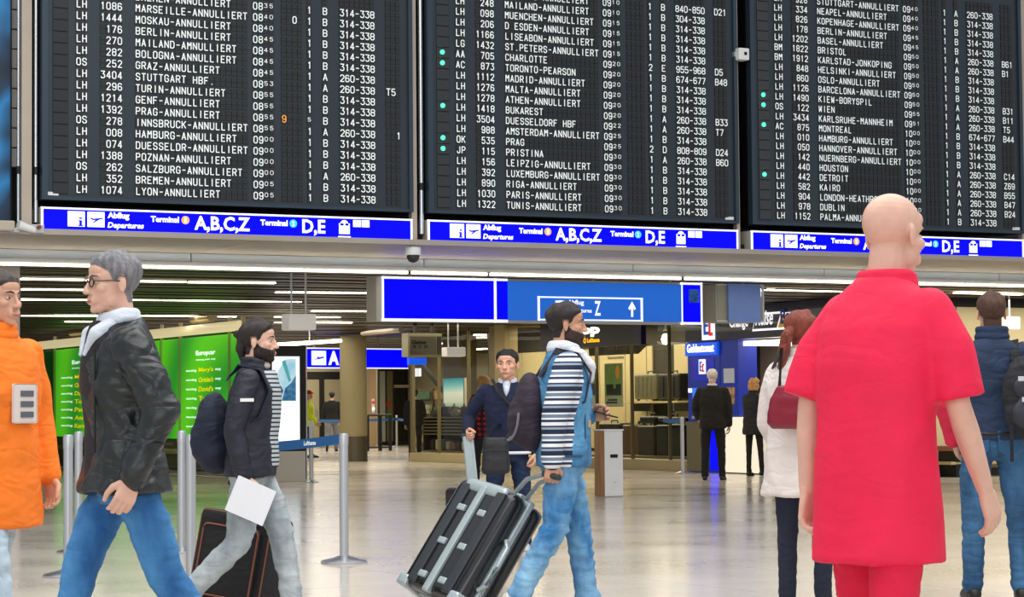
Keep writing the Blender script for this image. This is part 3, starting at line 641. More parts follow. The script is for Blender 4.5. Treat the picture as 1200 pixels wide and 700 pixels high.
# ------------------------------------------------------------------ far corridor: doors, rail, lift pillar
m_door = mat('cream_door', '#a59b80', .5, var=.04, vscale=1); m_dkf = mat('dark_door_frame', '#1b1713', .5)
yd = YF - .02; DX = lambda p: hitY(p, 480, yd)[0]
for i, (a, b, lab) in enumerate(((358, 373.5, 'left'), (379, 399, 'middle'), (431, 434, 'r'), (442, 451, 'x'))):
    zt_ = hitY(390, 445, yd)[1]
    d = structure('door_%d' % (i + 1), MB().box(DX(a), DX(b), yd - .06, yd, 0.02, zt_), m_door, bevel=.01)
    MB().box(DX(b) - .16, DX(b) - .1, yd - .11, yd - .06, 1.0, 1.2).build('door_handle', m_alu, d)
structure('trim_6', MB().box(DX(352), DX(470), yd - .05, yd + .01, hitY(390, 444.5, yd)[1], hitY(390, 436, yd)[1]), m_dkf)
structure('trim_7', MB().box(DX(373.5), DX(379), yd - .09, yd, 0, hitY(390, 444.5, yd)[1]), m_dkf)
structure('trim_8', MB().box(DX(451), DX(455), yd - .09, yd, 0, hitY(390, 444.5, yd)[1]), m_dkf)
structure('trim_9', MB().box(DX(352), DX(420), yd - .12, yd - .02, hitY(390, 436, yd)[1], hitY(390, 432, yd)[1]), mat('pale_cornice', '#b0a78c', .6))
yp = 44.0; PX = lambda p: hitY(p, 480, yp)[0]
t = gthing('lift_pillar', 'narrow tan pillar with two lift buttons right of the column', 'pillar', PX(434), yp, 0)
gpart('shaft', MB().box(PX(434), PX(441), yp, yp + .3, 0, ZC + .05), mat('tan_pillar', '#a68a66', .5), t, bevel=.01)
zz = hitY(437, 472, yp)[1]
gpart('button_plate', MB().box(PX(435.6), PX(438.6), yp - .03, yp, zz - .32, zz + .12), m_white, t, bevel=.008)
gpart('button', MB().ngon((PX(437.1), zz), .05, yp - .04, yp - .03, 16), mat('red_button', '#c03020', .4, emit=.6), t)
gpart('button', MB().ngon((PX(437.1), zz - .2), .05, yp - .04, yp - .03, 16), m_sign_white, t)
t = gthing('glass_lobby_door', 'dark framed glass doors with pale glass at the corridor end', 'door', PX(444), yp + 2, 0)
yq = yp + 2; QX = lambda p: hitY(p, 480, yq)[0]
fr = MB()
for a in (443.5, 452, 461, 473, 479): fr.box(QX(a), QX(a + 1.3), yq, yq + .08, 0, 2.5)
fr.box(QX(443.5), QX(480.3), yq, yq + .08, 2.45, 2.6).box(QX(443.5), QX(480.3), yq, yq + .08, 0, .12)
gpart('frame', fr, m_dkf, t)
for a, b, m in ((444.8, 452, 'pale_glazing'), (453.3, 461, 'olive_glazing'), (462.3, 473, 'dark_glazing'), (474.3, 479, 'dark_glazing')):
    gpart('pane', MB().box(QX(a), QX(b), yq + .03, yq + .05, .12, 2.45), mat(m, {'pale_glazing': '#aab0a0', 'olive_glazing': '#6e6a45', 'dark_glazing': '#15130e'}[m], .15), t)
gpart('transom', MB().box(QX(461.5), QX(479), yq - .1, yq, 1.9, 2.0), mat('pale_beam', '#a3957a', .5), t)
gpart('notice', MB().ngon((QX(455.5), 1.35), .1, yq - .01, yq + .03, 20), mat('red_notice', '#a33a2c', .5), t)
# black safety rail
yr = 36.5; RX = lambda p: hitY(p, 500, yr)[0]
t = gthing('safety_rail', 'black tubular rail with gates in the corridor, right of the column', 'rail', RX(431), yr, 0)
mb = MB(); z1 = 1.02
for a in (431.5, 444.5, 446.5, 456.5, 458): mb.tube([(RX(a), yr, 0), (RX(a), yr, z1)], .03, 8)
mb.tube([(RX(431.5), yr, z1), (RX(458), yr, z1)], .03, 8).tube([(RX(431.5), yr, .1), (RX(458), yr, .1)], .025, 8)
gpart('rail', mb, m_black, t)

# ------------------------------------------------------------------ barrier posts and belts
m_belt = mat('blue_belt', '#155a94', .6)
m_belt2 = mat('blue_belt_far', '#1a5c96', .6)
def barrier(px, pyb, label, pytop=None, belts=(), s=1.0):
    b = on_floor(px, pyb)
    t = thing('barrier_post', label, 'barrier post', b, 0, group='belt barrier posts')
    H = 1.0
    if pytop: H = at_depth(px, pytop, b.y).z
    MB().lathe([(.175*s, 0), (.18*s, .012), (.165*s, .022), (.09*s, .04), (.045*s, .055)], 32).build('base', m_chrome, t, smooth=True)
    MB().lathe([(.034, .05), (.034, H - .1)], 20).build('post', m_alu, t, smooth=True)
    MB().lathe([(.036, H - .1), (.038, H - .02), (.032, H)], 20).build('belt_head', m_alu, t, smooth=True)
    return b, H
b1, h1 = barrier(403.5, 660, 'steel belt barrier post in front of the olive column, blue belt attached', 508)
b2, h2 = barrier(224, 683, 'nearer steel barrier post behind the bearded man, left of his suitcase')
b3, h3 = barrier(213, 648, 'farther steel barrier post, just left of the one behind the bearded man')
b4, h4 = barrier(80, 676, 'steel barrier post behind the striding man, nearer of the pair')
b5, h5 = barrier(92, 648, 'slim steel barrier post behind the striding man, farther of the pair')
b6, h6 = barrier(800, 556, 'steel barrier post with blue belt in front of the luggage shop', 489, s=.8)
b7, h7 = barrier(465, 524, 'tan barrier post far back in the corridor', s=.8)
b8, h8 = barrier(365, 566, 'slim barrier post beside the ad totem', s=.6)
def belt(p, q, label, m, w=.07, text=None, end=True):
    t = thing('barrier_belt', label, 'barrier belt', p, 0)
    d = Vector(q) - Vector(p); nn = Vector((0, 0, 1)).cross(d).normalized()
    pts = [Vector((0, 0, 0)) + d*(i/8) - Vector((0, 0, .02*math.sin(math.pi*i/8))) for i in range(9)]
    MB().ribbon(pts, w, .006, nn).build('webbing', m, t)
    if text:
        if nn.y > 0: nn = -nn
        tx = MB(); r = d.normalized(); r = r if r.x > 0 else -r
        mid = d*text[1]; put_text(tx, text[0], mid + nn*.006 - Vector((0, 0, .03)) - r*.12, .24, .035, right=r, off=.02)
        tx.build('lettering', m_flap, t)
belt(b1 + Vector((-.03, 0, h1 - .045)), at_depth(262, 525, b1.y + 2.2), 'blue webbing belt from the steel post to behind the bearded man', m_belt, .075, ('Lufthansa', .23))
belt(b6 + Vector((.05, 0, h6 - .05)), b6 + Vector((-.25, 1.2, h6 - .06)), 'dark blue belt running from the post beside the luggage shop', m_belt)
p = at_depth(358, 493.5, 60); q = at_depth(465, 491.5, b7.y)
belt(p, q, 'far blue belt crossing the corridor behind the column', m_belt2, .08)
belt(q, at_depth(484, 492, b7.y - 6), 'short far blue belt from the tan post to the shop glass', m_belt2, .08)

# ------------------------------------------------------------------ ad totem
f = w2g(on_floor(338, 565)); YT = f.y; TX = lambda p: hitY(p, 480, YT)[0]
TZ = lambda p: hitY(345, p, YT)[1]
t = gthing('ad_totem', 'tall black advertising totem with a bright white and blue screen, right of the bearded man', 'display', TX(317), YT, 0)
gpart('base', MB().box(TX(317), TX(358), YT, YT + .25, 0, TZ(529)), mat('totem_base', '#b8b7b2', .4), t, bevel=.01)
gpart('frame', MB().box(TX(317), TX(358), YT, YT + .25, TZ(529), TZ(405)), m_black, t, bevel=.01)
gpart('screen', MB().box(TX(319), TX(351), YT - .01, YT, TZ(525), TZ(418)), mat('lit_screen', '#e4f0fa', .3, emit=.9), t)
q = YT - .014
pic = MB().prism([(TX(322), TZ(470)), (TX(346.5), TZ(470)), (TX(346.5), TZ(421)), (TX(335), TZ(421)), (TX(322), TZ(440))], q, YT - .01)
s = gpart('picture', pic, mat('screen_picture', '#8fc4dc', .3, emit=.6, col2='#eaf6fb', vscale=5), t)
gpart('ribbon', MB().prism([(TX(330), TZ(424)), (TX(334), TZ(422)), (TX(341), TZ(446)), (TX(338), TZ(448))], q - .004, q), mat('teal_print', '#4fa6ae', .3, emit=.5), t)
gpart('water', MB().prism([(TX(330), TZ(470)), (TX(346.5), TZ(470)), (TX(346.5), TZ(440)), (TX(341), TZ(449)), (TX(334), TZ(455))], q - .003, q), mat('deep_blue_print', '#1d5f94', .3, emit=.4, col2='#6db3d8', vscale=9), t)
# dark panel with magenta stripe behind it
f = w2g(at_depth(352, 480, 40)); Y_ = f.y
t = gthing('advertising_poster', 'dark poster with a magenta stripe behind the ad totem', 'poster', hitY(318, 480, Y_)[0], Y_, 0)
BXx = lambda p: hitY(p, 480, Y_)[0]; BZ = lambda p: hitY(350, p, Y_)[1]
gpart('board', MB().box(BXx(318), BXx(359.5), Y_, Y_ + .12, 0, BZ(405.5)), m_navy, t)
gpart('magenta_stripe', MB().prism([(BXx(318), BZ(440)), (BXx(358.5), BZ(442.5)), (BXx(358.5), BZ(433)), (BXx(318), BZ(425))], Y_ - .01, Y_), mat('magenta_print', '#c31646', .4), t)
gpart('violet_stripe', MB().prism([(BXx(345), BZ(430)), (BXx(358.5), BZ(431)), (BXx(358.5), BZ(427)), (BXx(345), BZ(418))], Y_ - .01, Y_), mat('violet_print', '#3c2f7c', .4), t)
gpart('edge', MB().box(BXx(358.3), BXx(359.5), Y_ - .02, Y_ + .12, 0, BZ(405.5)), m_alu, t)

# ------------------------------------------------------------------ green booth panels (parallel to the corridor)
f = w2g(on_floor(240, 558)); LB = f.x
BYy = lambda p: hitX(p, 480, LB)[0]
def BZz(px, py): return hitX(px, py, LB)[1]
ztp, zbt = BZz(240, 394.5), BZz(90, 512)
def green_mat():
    m = bpy.data.materials.new('green_print'); m.use_nodes = True
    nt = m.node_tree; N = nt.nodes; L = nt.links; b = N['Principled BSDF']; b.inputs['Roughness'].default_value = .35
    tc = N.new('ShaderNodeTexCoord'); mp = N.new('ShaderNodeMapping'); mp.inputs['Location'].default_value = (0, .3, .2); L.new(tc.outputs['Object'], mp.inputs[0])
    gr = N.new('ShaderNodeTexWave'); gr.wave_type = 'RINGS'; gr.rings_direction = 'X'; gr.inputs['Scale'].default_value = .16; gr.inputs['Distortion'].default_value = 1.5; gr.inputs['Detail'].default_value = 0
    L.new(mp.outputs[0], gr.inputs[0])
    cr = N.new('ShaderNodeValToRGB'); cr.color_ramp.elements[0].color = (*lin('#2f9a2e'), 1); cr.color_ramp.elements[1].color = (*lin('#5ed022'), 1)
    L.new(gr.outputs[0], cr.inputs[0]); L.new(cr.outputs[0], b.inputs['Base Color']); L.new(cr.outputs[0], b.inputs['Emission Color']); b.inputs['Emission Strength'].default_value = .55
    return m
m_green_p = green_mat(); m_brass = mat('pale_brass', '#d8c79c', .3, .5)
t = gthing('rental_booth', 'booth with bright green lit panels and brass trim behind the man in glasses', 'booth', LB, BYy(275), 0)
ya, yb = BYy(285), BYy(48)
gpart('counter', MB().box(LB + .03, LB + .4, ya, yb, .1, zbt - .02), mat('olive_booth_base', '#6a6a4a', .4), t)
gpart('counter_rail', MB().tube([(LB - .03, ya, .42), (LB - .03, yb, .42)], .05, 12), m_brass, t, smooth=True)
gpart('kick_rail', MB().tube([(LB - .03, ya, .08), (LB - .03, yb, .08)], .07, 12), m_chrome, t, smooth=True)
gpart('cornice', MB().tube([(LB - .05, ya, ztp + .13), (LB - .05, yb, ztp + .13)], .09, 12), mat('lit_cornice', '#f0dfae', .4, emit=.55), t, smooth=True)
gpart('back', MB().box(LB + .03, LB + .4, ya, yb, zbt - .02, ztp + .05), mat('dark_green_back', '#163d18', .5), t)
names = ["Mary's way", "Christian's way", "David's way", "Tom's way", "Paul's way", "Anna's way", "Karen's way"]
for i, (a, b) in enumerate(((49, 64.5), (66, 128), (129.5, 190), (191, 212), (213, 270), (271.5, 286))):
    y0_, y1_ = BYy(b), BYy(a)
    dk = i == 0
    p_ = gpart('green_panel', MB().box(LB - .02, LB + .03, y0_ + .01, y1_ - .01, zbt, ztp), m_green_p if not dk else mat('deep_green_print', '#16601d', .4, emit=.15), t, bevel=.004, seg=1)
    gpart('seam_trim', MB().box(LB - .04, LB + .03, y0_ - .02, y0_ + .01, zbt, ztp + .3), m_brass, t)
    if i in (1, 2, 4):
        w = y1_ - y0_; r = (0, -1, 0); tx = MB(); ty = MB(); xx = LB - .024
        put_text(tx, 'Europcar', (xx, y1_ - w*.33, ztp - .36), w*.40, .11, right=r, off=.03)
        put_text(tx, 'moving your way', (xx, y1_ - w*.33, ztp - .44), w*.40, .04, right=r, off=.01)
        for j, nm in enumerate(names):
            zz = ztp - .64 - j*.17
            put_text(tx, 'moving', (xx, y1_ - w*.12, zz), w*.22, .055, right=r, off=.008)
            put_text(ty, nm.split()[0], (xx, y1_ - w*.38, zz - .015), w*.30, .095, right=r, off=.02, shear=.25)
            put_text(tx, 'way', (xx, y1_ - w*.72, zz), w*.12, .05, right=r, off=.01)
        gpart('white_lettering', tx, m_sign_white, t, kind='stuff'); gpart('yellow_lettering', ty, mat('yellow_print', '#ffe400', .5, emit=.5), t, kind='stuff')
for pxx in (205, 250, 300):
    pass
# curved brass hood lamps above the cornice
for i, pxx in enumerate((88, 232)):
    p = gthing('booth_lamp', ('brass spotlight hood above the left green panel', 'brass spotlight hood above the right green panel')[i], 'lamp', LB, BYy(pxx), ztp + .27)
    yy = BYy(pxx); gpart('hood', MB().tube([(LB + .1, yy - .5, ztp + .36), (LB + .1, yy + .5, ztp + .36)], .1, 12), m_brass, p, smooth=True)
    gpart('stem', MB().tube([(LB + .1, yy, ztp + .36), (LB + .1, yy, ZC + .05)], .02, 8), m_brass, p)

# ------------------------------------------------------------------ litter bin
f = on_floor(709.3, 583); g = w2g(f)
t = thing('litter_bin', 'white litter bin with wooden side and dark slot beside the denim man', 'bin', f, TH)
w = .272; d = .27; H = at_depth(709, 503.5, f.y).z
MB().box(0, w, 0, .018, .012, H - .02).build('front_door', m_white, t, bevel=.006)
MB().box(.01, w - .01, .018, d, 0, H - .03).build('body', mat('bin_inner', '#c7c3ba', .5), t)
MB().box(-.004, .01, .01, d, .012, H - .02).build('side_panel', mat('wood_side', '#a97f58', .5, var=.2, vscale=3, stretch=(1, 6, .5)), t, bevel=.003)
MB().box(w - .01, w + .004, .01, d, .012, H - .02).build('side_panel', MATS['wood_side'], t, bevel=.003)
MB().box(-.012, w + .012, -.012, d + .01, H - .02, H).build('lid', m_white, t, bevel=.006)
MB().box(.08, .19, -.008, .002, H*.58, H*.63).build('slot', m_black, t, bevel=.012)
MB().ngon((.15, .19), .008, -.006, .002, 10).build('lock', m_alu, t)

# area lights added over the corridor to boost the ceiling strips
for i_, (x_, y_, sx_, sy_, e_) in enumerate(((11.5, 9, 5, 7, 150), (11.5, 22, 5, 9, 300), (20, 36, 9, 14, 800), (21, 49, 9, 5, 350), (3, 12, 7, 10, 110), (18.5, 4.6, 5, 2.5, 150))):
    l_ = area_light('strip_row_fill', g2w(x_, y_, ZC - .03), (0, 0, TH), sx_, sy_, e_, (1, .9, .72))
# ------------------------------------------------------------------ luggage shop (front along the corridor, plane local x = LS)
LS = 15.3
HY = lambda px, py=480, lx=LS: hitX(px, py, lx)[0]
HZ_ = lambda px, py, lx=LS: hitX(px, py, lx)[1]
m_cream = mat('cream_panel', '#b6a982', .6, var=.05, vscale=.7)
m_olive = mat('olive_frame', '#6f6648', .45, .2)
m_shopdark = mat('shop_dark_brown', '#2a261c', .7)  # flat dark brown for shop walls, racks and hangers
LBk = 17.8
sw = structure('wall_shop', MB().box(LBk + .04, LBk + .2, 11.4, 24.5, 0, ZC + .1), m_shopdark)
pys = [812, 790, 765, 758, 733, 703, 671, 640, 612, 592]
for a, b in zip(pys[:-1], pys[1:]):
    y0_, y1_ = HY(a, 480, LBk), HY(b, 480, LBk)
    if a == 790: continue
    MB().box(LBk, LBk + .04, y0_ + .015, y1_ - .015, .3, HZ_(700, 409, LBk)).build('panel', m_cream, sw, bevel=.005, seg=1)
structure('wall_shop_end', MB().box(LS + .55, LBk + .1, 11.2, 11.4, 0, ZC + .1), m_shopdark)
structure('wall_deep_shop', MB().box(25.8, 26, 20, 50, 0, ZC + .1), m_farwall)
structure('wall_shop_divider', MB().box(17.8, 26, 24.4, 24.55, 0, ZC + .1), mat('olive_wall', '#7d7452', .6, var=.08, vscale=.8))
# window sill / kerb and glass front
t = gthing('window_1', None, None, LS, 11.4, 0, kind='structure')
ykc = HY(480)
gpart('kerb', MB().box(LS - .02, LS + .5, 11.4, ykc, 0, .2), mat('kerb_stone', '#a39672', .5, var=.05, vscale=1), t, bevel=.01)
gpart('display_floor', MB().box(LS + .5, LBk, 11.4, ykc, 0, .24), mat('shop_floor', '#6b6048', .4), t)
m_glass = glass_mat('shop_glass')
ms = [(812, 782), (782, 738), (738, 697), (697, 640), (640, 592), (573, 547), (547, 512), (512, 481)]
for a, b in ms:
    gpart('pane', MB().box(LS + .05, LS + .06, HY(a) + .02, HY(b) - .02, .2, ZC + .03), m_glass, t)
for a, hw_ in ((782, .012), (738, .012), (697, .012), (640, .012), (547, .02), (512, .02), (481, .06)): gpart('mullion', MB().box(LS + .02, LS + .09, HY(a) - hw_, HY(a) + hw_, .2, ZC + .03), m_olive, t)
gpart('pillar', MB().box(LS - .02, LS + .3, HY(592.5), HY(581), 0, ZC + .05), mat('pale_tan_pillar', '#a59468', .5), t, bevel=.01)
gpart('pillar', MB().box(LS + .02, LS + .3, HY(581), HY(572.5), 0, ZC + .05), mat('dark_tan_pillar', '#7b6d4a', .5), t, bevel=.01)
# fascia sign of the shop
t = gthing('shop_sign', 'black shop sign board with glowing white letters and small orange line', 'sign', LS, HY(759), 2.3)
zt_, zb_ = ZC + .03, HZ_(759, 403.5)
gpart('board', MB().box(LS - .12, LS - .02, HY(759), HY(640), zb_, zt_), mat('sign_black', '#0a0a10', .4), t, bevel=.005)
gpart('end_cap', MB().box(LS - .13, LS - .02, HY(759.2), HY(750.5), zb_ - .005, zt_), mat('sign_end_navy', '#0a0d3c', .4), t)
tx = MB(); put_text(tx, 'Shop', (LS - .124, HY(667), HZ_(690, 395.5)), HY(667) - HY(710.5), .24, right=(0, -1, 0), off=.05)
gpart('white_letters', tx, m_whitetxt, t)
tx = MB(); put_text(tx, 'Lufthansa', (LS - .124, HY(695.5), HZ_(700, 401.5)), HY(695.5) - HY(710), .085, right=(0, -1, 0), off=.02)
gpart('orange_letters', tx, m_yellowtxt, t)
gpart('orange_ring', MB().add([(LS - .124, HY(692.6) + .05*math.cos(a) * r, HZ_(692, 399.5) + .05*math.sin(a) * r) for r in (1.0, .6) for a in [2*math.pi*i/20 for i in range(20)]], [(i, (i+1) % 20, 20 + (i+1) % 20, 20 + i) for i in range(20)]), m_yellowtxt, t)
lx = LS + .6
t = gthing('shop_sign', 'dark grey slanted header reading Travel & Luggage inside the shop window', 'sign', lx, HY(755, 410, lx), 2.2)
y0_, y1_ = HY(755, 410, lx), HY(690, 410, lx); z0_, z1_ = HZ_(720, 416, lx), HZ_(720, 406, lx)
gpart('board', MB().add([(lx, y0_, z1_), (lx, y0_ + .35, z0_), (lx, y1_, z0_), (lx, y1_, z1_), (lx + .08, y0_, z1_), (lx + .08, y0_ + .35, z0_), (lx + .08, y1_, z0_), (lx + .08, y1_, z1_)],
      [(0,1,2,3),(7,6,5,4),(0,4,5,1),(1,5,6,2),(2,6,7,3),(3,7,4,0)]), mat('header_grey', '#3d3a2e', .4), t)
tx = MB(); put_text(tx, 'Travel & Luggage', (lx - .006, HY(709, 410, lx), z0_ + .07), HY(709, 410, lx) - HY(741, 410, lx), .11, right=(0, -1, 0), off=.005)
gpart('lettering', tx, mat('dim_letters', '#8d8872', .5), t)
tx = MB(); put_text(tx, 'Samsonite', (LBk - .006, HY(712, 419, LBk), HZ_(720, 421, LBk)), HY(712, 419, LBk) - HY(731, 419, LBk), .07, right=(0, -1, 0), off=.015)
o = gthing('wall_lettering', 'small dark lettering on the cream wall above the poster', 'sign', LBk, HY(731, 419, LBk), 2.1); gpart('lettering', tx, mat('dark_print', '#1d1a14', .5), o)
# bulb
lx = 16.6; y_, z_ = hitX(780, 398, lx)
t = gthing('ceiling_lamp', 'round glowing bulb lamp in the luggage shop', 'lamp', lx, y_, z_)
gpart('bulb', MB().lathe([(.001, z_ - .1), (.06, z_ - .08), (.085, z_), (.06, z_ + .08), (.03, z_ + .12)], 20, (lx, y_)), mat('bulb_glow', '#fff0c8', .4, emit=9), t, smooth=True)
gpart('socket', MB().lathe([(.04, z_ + .11), (.05, z_ + .16), (.02, z_ + .2), (.01, ZC + .04)], 16, (lx, y_)), m_black, t)
area = bpy.data.lights.new('shop_ceiling_light', 'AREA'); area.shape = 'RECTANGLE'; area.size = 1.6; area.size_y = 10; area.energy = 330; area.color = (1, .84, .58)
o = bpy.data.objects.new('shop_ceiling_light', area); COL.objects.link(o); o.location = g2w(16.6, 18, ZC - .02); o.rotation_euler = (0, 0, TH)
# poster banners hanging in the window
m_pg = mat('pale_green_poster', '#86a558', .5, emit=.08, var=.15, vscale=2); m_pw = mat('poster_white', '#c0c0a0', .5, emit=.08)
for i, (a, b, zt0, zb0) in enumerate(((675, 699.5, 425, 477), (708.5, 729.5, 425.5, 477))):
    lx = LS + .2
    t = gthing('window_poster', ('green window poster with orange badge, nearer the denim man', 'green window poster with orange badge and dark luggage picture, right of the first')[i], 'poster', lx, HY(b, 450, lx), HZ_(b, zb0, lx))
    y0_, y1_ = HY(b, 450, lx), HY(a, 450, lx); z0_, z1_ = HZ_(b, zb0, lx), HZ_(b, zt0, lx); h_ = z1_ - z0_; w_ = y1_ - y0_
    gpart('sheet', MB().box(lx, lx + .015, y0_, y1_, z0_, z1_), m_pw, t)
    gpart('picture', MB().box(lx - .005, lx, y0_ + .04*w_, y1_ - .04*w_, z0_ + .25*h_, z1_ - .02), m_pg, t)
    yc, zc0 = y0_ + .25*w_, z0_ + .8*h_
    gpart('badge', MB().add([(lx - .008, yc + .085*math.cos(a), zc0 + .13*math.sin(a)) for a in [2*math.pi*j/20 for j in range(20)]], [tuple(range(20))]), mat('orange_badge', '#c8811c', .5, emit=.3), t)
    sil = MB()
    for (u0, u1, v) in ((.08, .36, .52), (.5, .88, .52), (.36, .5, .42)):
        sil.box(lx - .009, lx - .005, y0_ + u0*w_, y0_ + u1*w_, z0_ + .27*h_, z0_ + v*h_)
    gpart('luggage_picture', sil, mat('dark_green_print', '#182415', .5), t)
    gpart('caption', MB().box(lx - .009, lx, y0_ + .3*w_, y0_ + .9*w_, z0_ + .08*h_, z0_ + .12*h_).box(lx - .009, lx, y0_ + .3*w_, y0_ + .8*w_, z0_ + .14*h_, z0_ + .18*h_), MATS['dark_green_print'], t)
# wall shelf with cases
lx = 17.35
y0_, y1_ = HY(799, 470, lx), HY(731, 470, lx); zs = HZ_(765, 470.5, lx)
t = gthing('wall_shelf', 'pale wall shelf carrying two upright cases in the luggage shop', 'shelf', lx, y0_, zs)
gpart('shelf_board', MB().box(lx - .1, LBk, y0_, y1_, zs - .04, zs), m_cream, t, bevel=.004)
for q_ in (y0_ + .3, y1_ - .33): gpart('bracket', MB().box(lx, LBk, q_, q_ + .03, zs - .2, zs - .04), m_alu, t)
def display_case(px0, px1, py0, py1, lx, depth, label, m, cat='suitcase', grp=None, ribs=0, handle=True):
    y0_, y1_ = HY(px1, py1, lx), HY(px0, py1, lx); z0_, z1_ = HZ_((px0+px1)/2, py1, lx), HZ_((px0+px1)/2, py0, lx)
    t = gthing('display_suitcase', label, cat, lx, y0_, z0_, group=grp)
    gpart('shell', MB().box(lx, lx + depth, y0_, y1_, z0_ + .03, z1_), m, t, bevel=.05, seg=3)
    if handle: gpart('handle', MB().tube([(lx + depth/2, y0_ + (y1_-y0_)*.35, z1_ - .01), (lx + depth/2, y0_ + (y1_-y0_)*.38, z1_ + .05), (lx + depth/2, y0_ + (y1_-y0_)*.62, z1_ + .05), (lx + depth/2, y0_ + (y1_-y0_)*.65, z1_ - .01)], .014, 8), m_black, t)
    for i in range(ribs): yy = y0_ + (y1_-y0_)*(i+1)/(ribs+1); gpart('rib', MB().box(lx - .012, lx, yy - .012, yy + .012, z0_ + .1, z1_ - .07), m, t)
    for yy in (y0_ + .08, y1_ - .08): gpart('wheel', MB().ngon((0, 0), .03, -.015, .015, 12).xf(Matrix.Translation((lx + .06, yy, z0_ + .03))), m_black, t)
    return t
m_shade = mat('shop_case_olive', '#5c5a48', .35, var=.1); m_bk = mat('case_black', '#0c0b0c', .45); m_br = mat('case_brown', '#5a4634', .5, var=.1); m_dkbr = mat('case_dark_brown', '#2e251d', .5)
display_case(743, 768.5, 438.5, 470, lx, .3, 'olive grey upright case on the wall shelf', m_shade, ribs=4)
display_case(771.5, 796, 438, 470, lx, .3, 'black upright case on the wall shelf', m_bk, ribs=3)
for i, (a, b, c, d, l) in enumerate(((747, 767, 499, 545, 'dark olive case standing at the left of the black row in the window'), (769, 783, 498, 545, 'black case standing second in the window row'), (785, 799, 497, 545, 'tall black case standing at the right end of the window row'))):
    display_case(a, b, c, d, 16.2, .35, l, (m_dkbr, m_bk, m_bk)[i], grp='cases standing in the shop window')
for i, (a, b, c, d, l) in enumerate(((749, 767, 488, 498.5, 'black soft bag lying on the left of the dark case row'), (770, 796, 489, 496.5, 'black soft bag lying on the tall cases'))):
    display_case(a, b, c, d, 15.9, .3, l, m_bk, cat='bag')
for i, (a, b, c, l) in enumerate(((729, 737, 498, 'brown hard case behind the litter bin'), (739, 745, 497, 'slim dark brown case right of the litter bin'), (700, 727, 496, 'dark case partly hidden by the litter bin'))):
    display_case(a, b, c, 546, 16.3 + .2*i, .3, l, (m_br, m_dkbr, m_bk)[i], grp='cases standing in the shop window')
# slatted luggage rack in the left window, with glass panels and teal poster
lx = 15.9
y0_, y1_ = HY(560, 500, lx), HY(497, 500, lx)
t = gthing('display_rack', 'low slatted display rack in the left shop window', 'rack', lx, y0_, 0)
z1_ = HZ_(520, 489, lx)
for i in range(6):
    zz = .62 + i*(z1_ - .62)/5; gpart('slat', MB().box(lx, lx + .5, y0_, y1_, zz - .03, zz), m_olive, t)
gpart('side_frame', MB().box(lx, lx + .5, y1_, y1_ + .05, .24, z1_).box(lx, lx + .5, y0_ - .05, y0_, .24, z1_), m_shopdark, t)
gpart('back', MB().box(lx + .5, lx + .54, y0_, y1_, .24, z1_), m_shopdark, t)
random.seed(4)
cols_ = ['#8a8468', '#3a4a50', '#b9b29a', '#27241d', '#6b3f3a']
for i in range(9):
    yy = y0_ + .3 + i*(y1_ - y0_ - .6)/8; c_ = cols_[i % 5]
    o = gthing('folded_bag', ['beige', 'slate', 'cream', 'black', 'dark red'][i % 5] + ' small bag on the rack floor, ' + ['first', 'second', 'third', 'fourth', 'fifth', 'sixth', 'seventh', 'eighth', 'ninth'][i] + ' from the right end', 'bag', lx + .1, yy, .24, group='small bags under the slats')
    gpart('body', MB().box(lx + .05, lx + .4, yy - .1, yy + .1, .245, .42 + .08*random.random()), mat('bag_' + c_[1:], c_, .6), o, bevel=.04)
    gpart('handle', MB().tube([(lx + .1, yy - .06, .42), (lx + .1, yy - .04, .5), (lx + .1, yy + .04, .5), (lx + .1, yy + .06, .42)], .01, 6), m_black, o)
for i in range(5):
    yy = y0_ + .35 + i*(y1_ - y0_ - .7)/4; c_ = ['#3a5f66', '#2a2723', '#5d5a50', '#1f1f22', '#47433a'][i]
    o = gthing('soft_bag', ['teal', 'black', 'grey', 'charcoal', 'brown'][i] + ' soft bag lying on top of the slatted rack', 'bag', lx + .1, yy, z1_, group='soft bags on top of the rack')
    gpart('body', MB().box(lx + .08, lx + .4, yy - .2, yy + .2, z1_ + .002, z1_ + .16 + .08*(i % 2)), mat('soft_' + c_[1:], c_, .7), o, bevel=.07, seg=3)
    gpart('strap', MB().tube([(lx + .1, yy - .12, z1_ + .14), (lx + .1, yy, z1_ + .3), (lx + .1, yy + .12, z1_ + .14)], .012, 6), m_black, o)
lx = 16.5
t = gthing('lit_poster', 'teal and white beach poster, lit, in the left shop window', 'poster', lx, HY(544, 460, lx), HZ_(530, 478, lx))
y0_, y1_, z0_, z1_ = HY(544, 460, lx), HY(520.5, 460, lx), HZ_(530, 478, lx), HZ_(530, 443.5, lx)
def teal_mat():
    m = bpy.data.materials.new('beach_print'); m.use_nodes = True; nt = m.node_tree; N = nt.nodes; L = nt.links; b = N['Principled BSDF']
    tc = N.new('ShaderNodeTexCoord'); sp = N.new('ShaderNodeSeparateXYZ'); L.new(tc.outputs['Generated'], sp.inputs[0]); cr = N.new('ShaderNodeValToRGB')
    e = cr.color_ramp.elements; e[0].position = 0; e[0].color = (*lin('#8aa890'), 1); e[1].position = 1; e[1].color = (*lin('#1d8c98'), 1)
    for p, h in ((.2, '#d9dcc0'), (.5, '#e8efdc'), (.75, '#7cc7c4')): q = e.new(p); q.color = (*lin(h), 1)
    L.new(sp.outputs['Z'], cr.inputs[0]); L.new(cr.outputs[0], b.inputs['Base Color']); L.new(cr.outputs[0], b.inputs['Emission Color']); b.inputs['Emission Strength'].default_value = .5; return m
